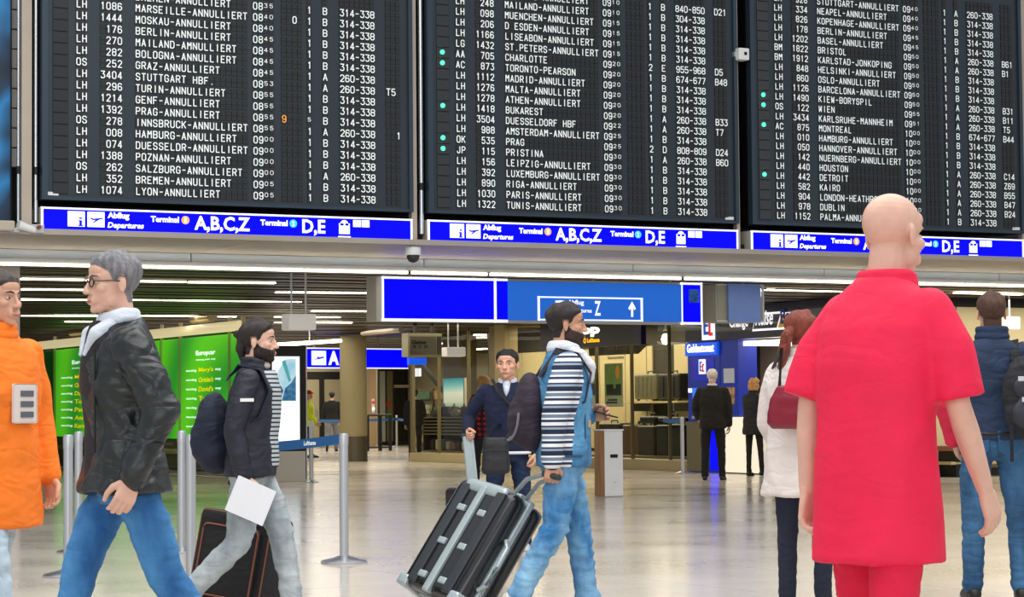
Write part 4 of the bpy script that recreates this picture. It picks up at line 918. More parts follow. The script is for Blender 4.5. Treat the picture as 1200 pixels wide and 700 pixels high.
gpart('print', MB().box(lx - .01, lx + .01, y0_, y1_, z0_, z1_), teal_mat(), t); gpart('frame', MB().box(lx - .02, lx + .04, y0_ - .05, y0_, z0_, z1_).box(lx - .02, lx + .04, y1_, y1_ + .05, z0_, z1_), m_alu, t)
t = gthing('pillar', 'olive square pillar behind the teal poster', 'pillar', 17.6, HY(541, 430, 17.6), 0)
gpart('shaft', MB().box(17.6, 18, HY(541, 430, 17.6), HY(519, 430, 17.6), .24, ZC + .05), mat('dark_tan_pillar', '#7b6d4a', .5), t)
# merchandise racks deeper in that shop
lx = 21; random.seed(7)
for i in range(7):
    a = 556 + (i - 3)*13 - 20; y_ = HY(a, 470, lx) if i == 0 else y_ - 1.25
    o = gthing('goods_shelf', ['olive', 'brown', 'grey green', 'tan', 'dark', 'mossy', 'ochre'][i] + ' shelf of goods deep in the left shop', 'shelf', lx, y_, 0, group='goods shelves in the left shop')
    gpart('frame', MB().box(lx, lx + .5, y_ - .55, y_ + .55, 0, 1.75 + .1*(i % 3)), mat('goods_back_%d' % (i % 3), ['#4c4632', '#5b4b33', '#43462f'][i % 3], .6), o)
    for j in range(4):
        gpart('goods', MB().box(lx - .08, lx, y_ - .5, y_ + .45, .25 + j*.4, .45 + j*.4 + .08*random.random()), mat('goods_%d' % ((i + j) % 5), ['#7a7046', '#5a3b2a', '#8a8a66', '#39553a', '#94713c'][(i + j) % 5], .6, var=.4, vscale=9), o, kind='stuff')
# escalator-like dark diagonal and small lit notice
lx = 16.0
t = gthing('lit_notice', 'small bright white notice hanging in the left shop window', 'sign', lx, HY(491.5, 437, lx), 1.9)
gpart('face', MB().box(lx, lx + .05, HY(491.5, 437, lx), HY(481.5, 437, lx), HZ_(486, 441.5, lx), HZ_(486, 432, lx)), m_sign_white, t, bevel=.01)
t = gthing('stair_rail', 'dark slanting handrail behind the shop glass', 'rail', 18.5, HY(515, 440, 18.5), 1)
p = (18.5, *hitX(492, 425, 18.5)); q = (18.5, *hitX(522, 462, 18.5)); gpart('rail', MB().tube([p, q], .06, 10), m_shopdark, t)
# dark information sign hanging behind the wide blue sign
lx0 = w2g(at_depth(478, 417, 46)); Yk = lx0.y; KX = lambda p: hitY(p, 400, Yk)[0]; KZ = lambda p: hitY(498, p, Yk)[1]
t = gthing('hanging_sign', 'dull olive hanging sign box with faded dark lettering under the wide blue sign', 'sign', KX(478), Yk, KZ(418))
gpart('case', MB().box(KX(478), KX(518), Yk, Yk + .3, KZ(418.5), KZ(391)), mat('olive_sign_case', '#7f7a60', .4), t, bevel=.01)
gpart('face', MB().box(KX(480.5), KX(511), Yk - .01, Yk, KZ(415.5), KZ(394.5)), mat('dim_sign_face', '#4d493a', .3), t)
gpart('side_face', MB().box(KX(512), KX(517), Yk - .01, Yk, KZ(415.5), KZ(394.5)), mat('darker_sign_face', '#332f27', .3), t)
tx = MB(); put_text(tx, 'Gates', (KX(482), Yk - .014, KZ(403.5)), KX(499) - KX(482), .08, off=.05); put_text(tx, 'B  C  D', (KX(484), Yk - .014, KZ(408)), KX(501) - KX(484), .06, off=.04)
gpart('lettering', tx, m_black, t); gpart('hanger', MB().box(KX(488), KX(491), Yk + .1, Yk + .15, KZ(391.5), ZC + .05).box(KX(508), KX(511), Yk + .1, Yk + .15, KZ(391.5), ZC + .05), m_shopdark, t)
t = gthing('direction_sign', 'small blue sign stub right of the blue A sign, below the olive box', 'sign', KX(479), Yk + 1, KZ(427.5))
gpart('face', MB().box(hitY(479.5, 420, Yk + 1)[0], hitY(500, 420, Yk + 1)[0], Yk + 1, Yk + 1.1, hitY(490, 427.5, Yk + 1)[1], hitY(490, 419.5, Yk + 1)[1]), mat('mid_blue_lit', '#0a4fe0', .3, emit=.5), t)

# ------------------------------------------------------------------ cash machine and bank front
m_atm = mat('atm_blue', '#0a2fae', .35, emit=.06); m_atmd = mat('atm_dark_blue', '#0818a0', .3, emit=.5)
zt_ = HZ_(830, 400.5); y0_, y1_ = HY(850), HY(812)
t = gthing('cash_machine', 'blue cash machine with lit Geldautomat header in front of the white haired man', 'cash machine', LS - .3, y0_, 0)
lx = LS - .1
gpart('body', MB().box(lx, LS + .3, y0_, y1_, .0, zt_), m_atm, t, bevel=.01)
gpart('header', MB().box(lx - .06, lx, y0_ + .01, y1_ - .01, HZ_(830, 417), zt_ - .02), mat('lit_blue_header', '#0c50d8', .3, emit=.7), t, bevel=.01)
tx = MB(); put_text(tx, 'Geldautomat', (lx - .066, y1_ - .09, HZ_(830, 413)), (y1_ - y0_) - .18, .15, right=(0, -1, 0), off=.015); gpart('lettering', tx, m_whitetxt, t)
gpart('recess', MB().box(lx - .01, lx, y0_ + .18, y1_ - .18, HZ_(830, 446), HZ_(830, 420)), m_atmd, t)
def ec_logo(par, lx, yc, zc_, s):
    g = gpart('logo_plate', MB().box(lx - .008, lx, yc - .42*s, yc + .42*s, zc_ - .5*s, zc_ + .5*s), m_sign_white, par, bevel=.0)
    b = MB(); q = lx - .014
    b.box(q, lx - .009, yc + .05*s, yc + .28*s, zc_ - .3*s, zc_ + .34*s); e = gpart('blue_letter', MB().box(q, lx - .009, yc + .16*s, yc + .3*s, zc_ - .32*s, zc_ + .36*s).box(q, lx - .009, yc - .02*s, yc + .3*s, zc_ + .24*s, zc_ + .36*s).box(q, lx - .009, yc + .0*s, yc + .3*s, zc_ - .04*s, zc_ + .06*s).box(q, lx - .009, yc - .02*s, yc + .3*s, zc_ - .32*s, zc_ - .2*s), mat('logo_blue', '#1457b8', .4, emit=.5), par)
    r = gpart('red_letter', MB().box(q - .003, lx - .009, yc - .3*s, yc - .04*s, zc_ + .08*s, zc_ + .2*s).box(q - .003, lx - .009, yc - .16*s, yc - .04*s, zc_ - .36*s, zc_ + .2*s).box(q - .003, lx - .009, yc - .3*s, yc - .04*s, zc_ - .36*s, zc_ - .24*s), mat('logo_red', '#d8242a', .4, emit=.5), par)
ec_logo(t, lx - .012, (y0_ + y1_)/2 + .02, HZ_(829, 430), .26)
gpart('screen_panel', MB().box(lx - .03, lx, y0_ + .2, y1_ - .2, 1.15, 1.5), mat('atm_screen', '#2f6fe8', .2, emit=.9), t)
gpart('light_band', MB().box(lx - .01, lx, y0_ + .02, y0_ + .14, HZ_(830, 460), HZ_(830, 455)).box(lx - .01, lx, y1_ - .14, y1_ - .02, HZ_(830, 460), HZ_(830, 455)), m_sign_white, t)
gpart('keypad', MB().box(lx - .12, lx, y0_ + .3, y1_ - .3, .95, 1.0), m_alu, t, bevel=.01)
gpart('olive_base', MB().box(lx - .04, lx, y1_ - .6, y1_, .02, .9), mat('olive_metal', '#6e6750', .4), t)
gpart('blue_glow', MB().box(lx - .03, lx, y0_ + .05, y0_ + .3, .05, .95), m_sign_blue, t)
# blue pier with notices
y0_, y1_ = HY(871), HY(850.5)
t = gthing('blue_pier', 'plain blue pier with two notices beside the cash machine', 'pier', LS, y0_, 0)
gpart('panel', MB().box(LS - .1, LS + .3, y0_, y1_, HZ_(860, 488), zt_ + .02), m_atm, t, bevel=.01)
gpart('notice', MB().box(LS - .115, LS - .1, y0_ + .1, y1_ - .12, HZ_(860, 449), HZ_(860, 432)), mat('notice_paper', '#c9cfe0', .5), t)
gpart('notice', MB().box(LS - .115, LS - .1, y0_ + .1, y1_ - .12, HZ_(860, 474), HZ_(860, 454)), mat('warm_notice', '#b88f6a', .5, var=.5, vscale=8), t, label='warm coloured printed notice')
y2_ = HY(850.5); y3_ = HY(1018)
t = gthing('lit_counter', 'bright white lit counter front behind the blonde woman', 'counter', LS, HY(896), 0)
gpart('front', MB().box(LS - .1, LS + .3, HY(896), y2_ - .02, .02, HZ_(870, 489)), mat('lit_counter_white', '#f4ead6', .4, emit=.55), t, bevel=.01)
gpart('plinth', MB().box(LS - .06, LS + .3, HY(896), y2_ - .02, 0, .02), m_black, t)
t = gthing('exchange_counter', 'olive counter with ledge under the bank sign', 'counter', LS, y3_, 0)
gpart('body', MB().box(LS + .1, LS + .4, y3_, HY(897), 0, 1.05), mat('olive_counter', '#8d8460', .5), t, bevel=.01)
gpart('worktop', MB().box(LS - .02, LS + .45, y3_, HY(897), 1.05, 1.1), m_cream, t, bevel=.01)
bw = structure('wall_bank', MB().box(LS + 1.2, LS + 1.4, 6.7, 11.2, 0, ZC + .1), m_shopdark)
for a, b in ((6.7, 8.0), (8.0, 9.0), (9.0, 10.1), (10.1, 11.2)):
    MB().box(LS + 1.16, LS + 1.2, a + .01, b - .01, .2, 2.32).build('panel', mat('warm_wall', '#cdbb98', .6), bw, bevel=.004, seg=1)
t = gthing('light_box', 'bright lit ceiling strip under the navy bank sign', 'lamp', LS, 6.8, 2.3)
gpart('diffuser', MB().box(LS + .02, LS + 1.1, 6.8, HY(871), HZ_(880, 405) , HZ_(880, 399.5)), mat('lit_ceiling', '#fff6e4', .5, emit=2.4), t)
t = gthing('bank_sign', 'navy bank sign band with italic Reise, gold Bank and Change lettering', 'sign', LS - .2, y3_, 2.3)
zt_, zb_ = HZ_(860, 356.5), HZ_(860, 398.5); xf = LS - .15
gpart('band', MB().box(xf, LS + .1, y3_, HY(812), zb_, ZC + .03), mat('bank_navy', '#0b123c', .35, coat=.3), t, bevel=.01)
s = 1
tx = MB(); put_text(tx, 'Change', (xf - .006, HY(855, 385, xf), HZ_(870, 387, xf)), HY(855, 385, xf) - HY(877, 385, xf), .24, right=(0, -1, 0), off=.025)
gpart('change_lettering', tx, m_sign_white, t)
ya_, yb_ = HY(882, 378, xf), HY(912, 378, xf); z0_, z1_ = HZ_(898, 387.5, xf), HZ_(898, 366.5, xf)
def slant(x, y0, y1, z0, z1, sh=.12, th=.01): return ([(x, y0, z0), (x, y1, z0), (x, y1 - sh, z1), (x, y0 - sh, z1), (x + th, y0, z0), (x + th, y1, z0), (x + th, y1 - sh, z1), (x + th, y0 - sh, z1)], [(0,1,2,3),(7,6,5,4),(0,4,5,1),(1,5,6,2),(2,6,7,3),(3,7,4,0)])
gpart('reise_frame', MB().add(*slant(xf - .012, ya_, yb_, z0_, z1_)), m_sign_white, t)
gpart('reise_field', MB().add(*slant(xf - .018, ya_ - .03, yb_ + .03, z0_ + .035, z1_ - .035)), MATS['bank_navy'], t)
tx = MB(); put_text(tx, 'Reise', (xf - .024, ya_ - .12, z0_ + .09), (ya_ - yb_) - .26, .27, right=(0, -1, 0), off=.015, shear=.2); gpart('reise_lettering', tx, m_sign_white, t)
yc_, yd_ = yb_ + .02, HY(945, 378, xf)
gpart('bank_frame', MB().add(*slant(xf - .014, yc_, yd_, z0_ + .0, z1_ - .02)), m_sign_white, t)
gpart('bank_field', MB().add(*slant(xf - .02, yc_ - .03, yd_ + .03, z0_ + .035, z1_ - .055)), mat('gold_field', '#b8901c', .4, emit=.4), t)
tx = MB(); put_text(tx, 'Bank', (xf - .026, yc_ - .12, z0_ + .09), (yc_ - yd_) - .22, .26, right=(0, -1, 0), off=.04); gpart('bank_lettering', tx, mat('navy_letter', '#1a1f78', .4, emit=.2), t)
ec_logo(t, xf - .012, HY(831, 384, xf), HZ_(831, 382, xf), .5)
# low counter rail at the right
t = gthing('low_bench', 'low layered bench against the ochre wall at the right', 'bench', 16.5, 5.8, 0)
gpart('seat', MB().box(16.5, 20.5, 5.8, 6.3, .42, .5), mat('bench_red', '#9c5a4c', .5), t, bevel=.01)
gpart('shelf', MB().box(16.5, 20.5, 5.85, 6.3, .2, .25), m_cream, t, bevel=.01)
for q_ in (16.6, 18.4, 20.3): gpart('support', MB().box(q_, q_ + .1, 5.85, 6.3, 0, .42), m_black, t)
# ------------------------------------------------------------------ people: one continuous skin body each, clothes and hair as children
def np_add(lst):
    Vs = []; Fs = []; o = 0
    for V, F in lst:
        Vs.append(np.asarray(V, float)); Fs += [tuple(i + o for i in f) for f in F]; o += len(V)
    return np.vstack(Vs), Fs
def ell(c, r, n=14, m=9, rot=None):
    V = []; F = []
    for j in range(m + 1):
        t = math.pi*j/m
        for i in range(n): a = 2*math.pi*i/n; V.append((r[0]*math.sin(t)*math.cos(a), r[1]*math.sin(t)*math.sin(a), r[2]*math.cos(t)))
    for j in range(m):
        for i in range(n): k = (i+1) % n; F.append((j*n+i, (j+1)*n+i, (j+1)*n+k, j*n+k))
    V = np.array(V)
    if rot is not None: V = V @ np.array(rot.to_3x3()).T
    return V + np.array(c), F
def cone(p, q, r0, r1, n=14):
    p = Vector(p); q = Vector(q); d = (q - p).normalized(); a = d.orthogonal().normalized(); b = d.cross(a); V = []; F = []
    for c, r in ((p, r0), (q, r1)):
        for i in range(n): t = 2*math.pi*i/n; V.append(c + a*r*math.cos(t) + b*r*math.sin(t))
    F = [(i, (i+1) % n, n + (i+1) % n, n + i) for i in range(n)]; F += [tuple(range(n-1, -1, -1)), tuple(range(n, 2*n))]
    return np.array([tuple(v) for v in V]), F
def limb(pts, rad, caps=True):
    L = []
    for i in range(len(pts) - 1): L.append(cone(pts[i], pts[i+1], rad[i], rad[i+1]))
    for i, (p, r) in enumerate(zip(pts, rad)):
        if caps or 0 < i < len(pts) - 1: L.append(ell(p, (r, r, r), 12, 8))
    return L
def loft(rings, n=26, e=2.3):
    """rings of (cx, cy, z, rx, ry)"""
    V = []; F = []
    for cx, cy, z, rx, ry in rings:
        for i in range(n):
            a = 2*math.pi*i/n; c, s = math.cos(a), math.sin(a)
            V.append((cx + rx*math.copysign(abs(c)**(2/e), c), cy + ry*math.copysign(abs(s)**(2/e), s), z))
    for k in range(len(rings) - 1):
        for i in range(n): j = (i+1) % n; F.append((k*n+i, k*n+j, (k+1)*n+j, (k+1)*n+i))
    F.append(tuple(range(n-1, -1, -1))); F.append(tuple((len(rings)-1)*n + i for i in range(n)))
    return np.array(V), F
def remesh(lst, vox, it=3, fac=0.5):
    V, F = np_add(lst)
    me = bpy.data.meshes.new('tmp'); me.from_pydata(V.tolist(), [], F)
    o = bpy.data.objects.new('tmp', me); COL.objects.link(o)
    m = o.modifiers.new('r', 'REMESH'); m.mode = 'VOXEL'; m.voxel_size = vox
    if it: s = o.modifiers.new('s', 'SMOOTH'); s.factor = fac; s.iterations = it
    e = bpy.data.meshes.new_from_object(o.evaluated_get(bpy.context.evaluated_depsgraph_get()))
    n = len(e.vertices); A = np.empty(n*3); e.vertices.foreach_get('co', A)
    B = np.empty(n*3, dtype=np.float32); e.vertex_normals.foreach_get('vector', B)
    Q = np.empty(len(e.loops), dtype=np.int32); e.loops.foreach_get('vertex_index', Q)
    ls = np.empty(len(e.polygons), dtype=np.int32); e.polygons.foreach_get('loop_total', ls)
    bpy.data.objects.remove(o); bpy.data.meshes.remove(me); bpy.data.meshes.remove(e)
    assert (ls == 4).all()
    return A.reshape(-1, 3), Q.reshape(-1, 4), B.reshape(-1, 3).astype(float)
def mesh_np(name, V, Q, mats, parent, label=None, mi=None):
    me = bpy.data.meshes.new(name); nV = len(V); nQ = len(Q)
    me.vertices.add(nV); me.vertices.foreach_set('co', np.ascontiguousarray(V, dtype=np.float32).ravel())
    me.loops.add(nQ*4); me.loops.foreach_set('vertex_index', np.ascontiguousarray(Q, dtype=np.int32).ravel())
    me.polygons.add(nQ); me.polygons.foreach_set('loop_start', np.arange(0, nQ*4, 4, dtype=np.int32))
    me.update(calc_edges=True); me.validate()
    if not isinstance(mats, (list, tuple)): mats = [mats]
    for m in mats: me.materials.append(m)
    if mi is not None: me.polygons.foreach_set('material_index', mi.astype(np.int32))
    me.shade_smooth()
    o = bpy.data.objects.new(name, me); COL.objects.link(o)
    if parent: o.parent = parent
    if label: o['label'] = label
    return o
def pn(P, f, seed=0, n=7):
    r = np.random.RandomState(seed); s = np.zeros(len(P))
    for i in range(n):
        d = r.normal(size=3); d /= np.linalg.norm(d); d2 = r.normal(size=3)
        s += np.sin(P @ d * f * r.uniform(.6, 1.6) + r.uniform(0, 6.3) + 1.3*np.sin(P @ d2 * f * .45 + r.uniform(0, 6.3)))
    return s / n**.5
def folds(V, N, amp, f=22, zs=1.9, seed=1):
    P = V * np.array([1, 1, zs]); a = pn(P, f, seed); b = pn(P, f*2.3, seed + 5)
    c = pn(V*np.array([1.2, 1.2, zs*1.3]), f*1.5, seed + 9)
    h = (1 - np.abs(a))*.8 - .5 + .28*b + .7*np.clip(.35 - np.abs(c), 0, 1)
    return V + N * (amp*h)[:, None]
# ---- head (local: y forward, z up, chin -.115, crown .12)
def head_src(fem=False):
    L = [ell((0, -.014, .034), (.0755, .097, .086), 20, 14), ell((0, .026, -.028), (.061, .062, .082), 18, 12),
         ell((0, .05, -.088), (.03, .034, .026)), ell((0, .072, -.099), (.017, .017, .016)), ell((.043, .008, -.062), (.019, .036, .03)), ell((-.043, .008, -.062), (.019, .036, .03)),
         ell((0, .062, .05), (.052, .026, .034))]
    L += limb([(-.042, .066, .027), (-.02, .081, .024), (0, .083, .022), (.02, .081, .024), (.042, .066, .027)], [.008, .01, .009, .01, .008])
    L += limb([(0, .082, .018), (0, .096, -.008), (0, .106, -.03)], [.008, .009, .0125])
    for s in (-1, 1):
        L += [ell((s*.012, .096, -.034), (.009, .012, .008)), ell((s*.043, .055, -.02), (.02, .026, .02)), ell((s*.078, -.012, -.004), (.008, .018, .031), rot=Matrix.Rotation(s*.35, 4, 'Z')),
              ell((s*.08, -.012, -.028), (.007, .01, .012)), ell((s*.022, .08, -.062), (.012, .014, .02))]
    L += limb([(-.021, .085, -.066), (0, .0945, -.063), (.021, .085, -.066)], [.005, .007, .005]) + limb([(-.018, .084, -.074), (0, .092, -.0745), (.018, .084, -.074)], [.005, .0075, .005])
    nr = .046 if fem else .055
    L += limb([(0, -.018, -.04), (0, -.03, -.12), (0, -.042, -.2)], [nr*1.02, nr, nr*1.12])
    L += limb([(0, -.042, -.2), (.0, -.045, -.235)], [nr*1.2, nr*1.4])
    return L
HEADS = {}
def head(fem=False, fine=True):
    k = (fem, fine)
    if k not in HEADS: HEADS[k] = remesh(head_src(fem), .0042 if fine else .0075, 3)
    return HEADS[k]
def shell(V, Q, N, w, thick, noise=0.0, seed=3, nf=90):
    noise = noise*1.3
    """shell of the faces whose vertices all have weight > 0; thickness fades to the edge with the weight"""
    keep = (w > 0)
    fk = keep[Q].all(axis=1); Qk = Q[fk]; ids = np.unique(Qk); mp_ = -np.ones(len(V), int); mp_[ids] = np.arange(len(ids))
    t = np.clip(w[ids], 0, 1)*thick*(1 + noise*pn(V[ids]*np.array([1, 1, .35]), nf, seed)) + .0015
    return V[ids] + N[ids]*t[:, None], mp_[Qk]
def sstep(x, a, b): t = np.clip((x - a)/(b - a), 0, 1); return t*t*(3 - 2*t)
def hair_w(V, style):
    x, y, z = V.T
    if style == 'bald': front = -.04 - .0*z; lim = np.where(z > .03, -9, -.02); low = -.075; m = 14
    line = np.interp(z, [-.09, -.05, -.015, .012, .045, .072, .1, .125], [-.05, -.035, -.022, .022, .04, .082, .1, .12])
    if style == 'receding': line = np.interp(z, [-.09, -.05, -.015, .012, .04, .075, .1, .125], [-.05, -.035, -.022, .012, .02, .036, .04, .05])
    d = line - y
    low = -.075 if style != 'bald' else -.07
    w = np.minimum(sstep(d, 0, .028), sstep(z, low, low + .03))*(.3 + .7*sstep(z, .0, .07))
    w = np.where((np.abs(x) > .0755) & (z < .022) & (y > -.034), 0, w)     # ears
    if style == 'bald': w = np.minimum(w, sstep(.035 - z, 0, .02))
    return w
def beard_w(V, lowz=-.13):
    x, y, z = V.T
    side = sstep(z, lowz, lowz + .02)*sstep(-z + np.interp(y, [-.01, .03, .07, .09], [.005, -.03, -.044, -.048]), 0, .012)*sstep(y, -.02, -.004)
    lips = ((z > -.079) & (z < -.058) & (np.abs(x) < .02) & (y > .083))
    nose = (z > -.052) & (np.abs(x) < .02) & (y > .09)
    return np.where(lips | nose | (np.abs(x) > .0755), 0, side)
# ---- hand (right hand; fingers -z, thumb +x, palm towards +y)
HANDS = {}
def hand(curl, fine=True):
    k = (round(curl, 2), fine)
    if k in HANDS: return HANDS[k]
    L = [loft([(0, 0, .015, .026, .02), (0, 0, -.01, .027, .018), (0, .001, -.04, .036, .016), (0, .001, -.075, .041, .014), (0, .001, -.092, .038, .011)], 18, 2.6)]
    for i, (x, ln) in enumerate(((.031, .076), (.0105, .085), (-.010, .079), (-.030, .062))):
        p = Vector((x, 0, -.085 + (0.004 if i == 3 else 0))); pts = [p]; a = .15 + curl*.9; sp = x*.9*(1 - curl)
        for f, m in ((.46, 1.0), (.31, 1.25), (.23, .9)):
            p = p + Vector((sp*.3, math.sin(a), -math.cos(a)))*ln*f; pts.append(p); a += curl*m*1.15 + .05
        L += limb(pts, [.0102, .0095, .0087, .0074])
    b = Vector((.026, .004, -.028)); a = .5 - .1*curl
    t1 = b + Vector((.026, .012 + .01*curl, -.028)); t2 = t1 + Vector((.012 - .018*curl, .012 + .018*curl, -.028)); t3 = t2 + Vector((.002 - .014*curl, .006 + .014*curl, -.024))
    L += limb([b, t1, t2, t3], [.016, .0135, .0112, .0092])
    HANDS[k] = remesh(L, .003 if fine else .006, 2, .45); return HANDS[k]

m_skin = mat('skin', '#c99a80', .5, var=.05, vscale=20, bump=.08, bscale=300)
m_skin_pale = mat('skin_pale', '#d8ab96', .5, var=.05, vscale=20, bump=.08, bscale=300)
m_skin_tan = mat('skin_tan', '#c08f73', .5, var=.05, vscale=20, bump=.08, bscale=300)
m_eye = mat('eye_white', '#c4b4a8', .35); m_iris = mat('iris_dark', '#2a1c14', .2); m_lip = mat('lips', '#a8665c', .45)
def cloth(name, c, rough=.85, var=.12, bump=.35, bscale=140, vs=9, wr=.22): return mat(name, c, rough, var=var, vscale=vs, bump=bump, bscale=bscale, wr=wr)
def denim(name, dark, light, vs=6):
    m = mat(name, dark, .85, vscale=vs, bump=.4, bscale=220, col2=light, stretch=(1, 1, .45), wr=.3); return m

class Person: pass
def person(label, loc, yaw, H=1.75, lean=0.0, side=0.0, twist=0.0, legs=((.0, .0, 0, .03), (.0, .0, 0, .03)), arms=None, hands=(.35, .35), headrot=(0, 0, 0), hair=None, hcol=None,
           skin=None, fem=False, wide=1.0, fine=True, top=None, bottom=None, shoes='#1c1a1a', beard=None, group=None, extra=None, brow='#2a201a', hthick=.011, headsc=1.0, neckf=.0, facew=1.0):
    """legs: (left, right) = (hip flex, knee bend, heel lift angle, spread); arms: dict side-> ('ang', flex, abd, elbow, inward) or ('ik', target, hint) in local coords (x right, y forward)"""
    t = thing('person', label, 'person', loc, yaw - math.pi/2, group=group)
    P = Person(); P.root = t; h = H; vox = .011 if fine else .018
    skin = skin or m_skin
    hx = .052*h*wide; th, sh_, an = .245*h, .245*h, .04*h
    def legpts(s, hz, L):
        fx, kn, heel, ab = L; hip = Vector((s*hx, 0, hz)); k = hip + Vector((s*math.sin(ab), math.sin(fx), -math.cos(fx)))*th
        a = fx - kn; f = k + Vector((s*math.sin(ab)*.4, math.sin(a), -math.cos(a)))*sh_; return hip, k, f
    need = []
    for s, L in ((-1, legs[0]), (1, legs[1])):
        _, _, f = legpts(s, 0, L); need.append(-f.z + an*math.cos(L[2]) + .10*h*math.sin(max(0, L[2])))
    sup = 0 if legs[0][2] <= legs[1][2] else 1
    hz = need[sup]; legs = [list(l) for l in legs]; ot = 1 - sup; L = legs[ot]
    for _ in range(200):
        _, _, f = legpts(1, 0, L); nd = -f.z + an*math.cos(L[2]) + .10*h*math.sin(max(0, L[2]))
        if nd > hz + .004: L[1] += .012
        elif nd < hz - .004 and L[1] > .02: L[1] -= .012
        elif nd < hz - .004: L[0] *= .97
        else: break
    dz = hz - .53*h
    def warp(p):
        p = Vector(p); k = min(1, max(0, (p.z - .5*h)/(.3*h))); r = p - Vector((0, 0, .53*h))
        r = Matrix.Rotation(-lean*k, 3, 'X') @ Matrix.Rotation(side*k, 3, 'Y') @ Matrix.Rotation(twist*k, 3, 'Z') @ r
        return r + Vector((0, 0, .53*h + dz))
    def warpV(VF): V, F = VF; return np.array([tuple(warp(p)) for p in V]), F
    P.warp = warp; P.h = h; P.hz = hz
    sw = .112*h*wide*(.92 if fem else 1)
    sho = {s: warp((s*sw, 0, .808*h)) for s in (-1, 1)}
    ua, fa = .172*h, .15*h
    arm = {}
    arms = arms or {}
    for s in (-1, 1):
        A = arms.get(s, ('ang', .05, .12, .25, 0)); S = sho[s]
        if A[0] == 'ang':
            _, fx, ab, el, inw = A
            d = Vector((s*math.sin(ab), math.sin(fx)*math.cos(ab), -math.cos(fx)*math.cos(ab))); E = S + d*ua
            a2 = fx + el; d2 = Vector((s*(math.sin(ab)*.3 - inw), math.sin(a2), -math.cos(a2))).normalized(); W = E + d2*fa
        else:
            W = Vector(A[1]); hint = Vector(A[2]); dd = W - S; L_ = min(dd.length, (ua + fa)*.995); dn = dd.normalized(); W = S + dn*L_
            a_ = (ua*ua - fa*fa + L_*L_)/(2*L_); hh = math.sqrt(max(0, ua*ua - a_*a_)); pp = (hint - dn*hint.dot(dn)).normalized(); E = S + dn*a_ + pp*hh
        arm[s] = (S, E, W)
    P.arm = arm; P.legs = {}
    # body
    W_ = wide
    tor = [(0, 0, .455*h, .05*h, .045*h), (0, -.004*h, .5*h, .09*h*W_, .062*h), (0, 0, .56*h, .088*h*W_, .06*h), (0, 0, .62*h, .076*h*W_, .054*h), (0, 0, .7*h, .088*h*W_, .062*h), (0, 0, .76*h, .095*h*W_, .06*h), (0, -.004*h, .79*h, .085*h*W_, .044*h), (0, -.01*h, .82*h, .05*h, .036*h)]
    B = [warpV(loft(tor))]
    for s, L in ((-1, legs[0]), (1, legs[1])):
        hp, k, f = legpts(s, hz, L); P.legs[s] = (hp, k, f)
        B += limb([hp, k, f, f + Vector((0, 0, -.01))], [.042*h, .026*h, .019*h, .022*h])
    for s in (-1, 1):
        S, E, W = arm[s]; m1 = E + (W - E)*.35
        B += limb([S + Vector((-s*.022*h, 0, -.02*h)), S + (E - S)*.45, E, m1, W], [.02*h, .0225*h, .0215*h, .0225*h, .0155*h])
    Vb, Qb, Nb = remesh(B, .012 if fine else .02, 3)
    parts = [(Vb, Qb)]
    # head
    HV, HQ, HN = head(fem, fine)
    nb = warp((0, -.008*h, .835*h))
    hs = h/1.78*headsc*(.97 if fem else 1)
    hr = Matrix.Rotation(headrot[0], 3, 'Z') @ Matrix.Rotation(-lean*.4 + headrot[1], 3, 'X') @ Matrix.Rotation(headrot[2], 3, 'Y')
    ho = nb + Matrix.Rotation(-lean, 3, 'X') @ Vector((0, .028 + neckf, .162))*hs
    R3 = np.array(hr)*hs*np.array([facew, 1, 1])[None, :]
    def hx_(V): return V @ R3.T + np.array(ho)
    P.head = lambda p: Vector(hx_(np.array([p]))[0]); P.hr = hr; P.hs = hs
    HVw = hx_(HV).copy(); 
    # neck verts follow the body, not the head turn
    k = sstep(-HV[:, 2], .09, .19); R0 = np.eye(3)*hs; HV0 = HV @ R0.T + np.array(ho); HVw = HVw*(1-k)[:, None] + HV0*k[:, None]
    parts.append((HVw, HQ))
    for s in (-1, 1):
        S, E, W = arm[s]; c = hands[0] if s < 0 else hands[1]
        dirs = P_dir = (arms.get(('h', s)) or None)
        d = (W - E).normalized() if not dirs else Vector(dirs[0]).normalized()
        th_ = Vector(dirs[1]) if dirs else Vector((0, 1, .15))
        z = -d; xx = (th_ - z*th_.dot(z)).normalized(); y = z.cross(xx)
        if y.x*s > 0 and not dirs: y = -y
        if dirs and y.dot(Vector(dirs[2])) < 0: y = -y
        V, Q, N = hand(c, fine); Rm = np.array(Matrix((xx, y, z)).transposed())*(h/1.78)*(.9 if fem else 1.03)
        Vh = V @ Rm.T + np.array(W)
        if xx.cross(y).dot(z) < 0: Q = Q[:, ::-1]
        parts.append((Vh, Q)); P.__dict__.setdefault('hand', {})[s] = (W, d, y)
    o = 0; Vs = []; Qs = []
    for V, Q in parts: Vs.append(V); Qs.append(Q + o); o += len(V)
    mesh_np('body', np.vstack(Vs), np.vstack(Qs), skin, t)
    # face
    if fine:
        for s in (-1, 1):
            E_ = MB(); V, F = ell((s*.030, .0715, .003), (.0118, .0115, .0066), 14, 10); E_.add(hx_(V), F, 0)
            V, F = ell((s*.0305, .0792, .003), (.0058, .0045, .0056), 10, 8); E_.add(hx_(V), F, 1); E_.build('eye', [m_eye, m_iris], t, smooth=True)
            Eb = MB(); Eb.tube([P.head(p) for p in ((s*.013, .0915, .0245), (s*.03, .0895, .03), (s*.048, .072, .026))], [.003*hs, .0038*hs, .0015*hs], 8); Eb.build('eyebrow', mat('hair_' + brow[1:], brow, .8), t, smooth=True)
        Lp = MB(); V, F = ell((0, .0955, -.0685), (.021, .0075, .0065), 16, 8); Lp.add(hx_(V), F); Lp.build('lips', m_lip, t, smooth=True)
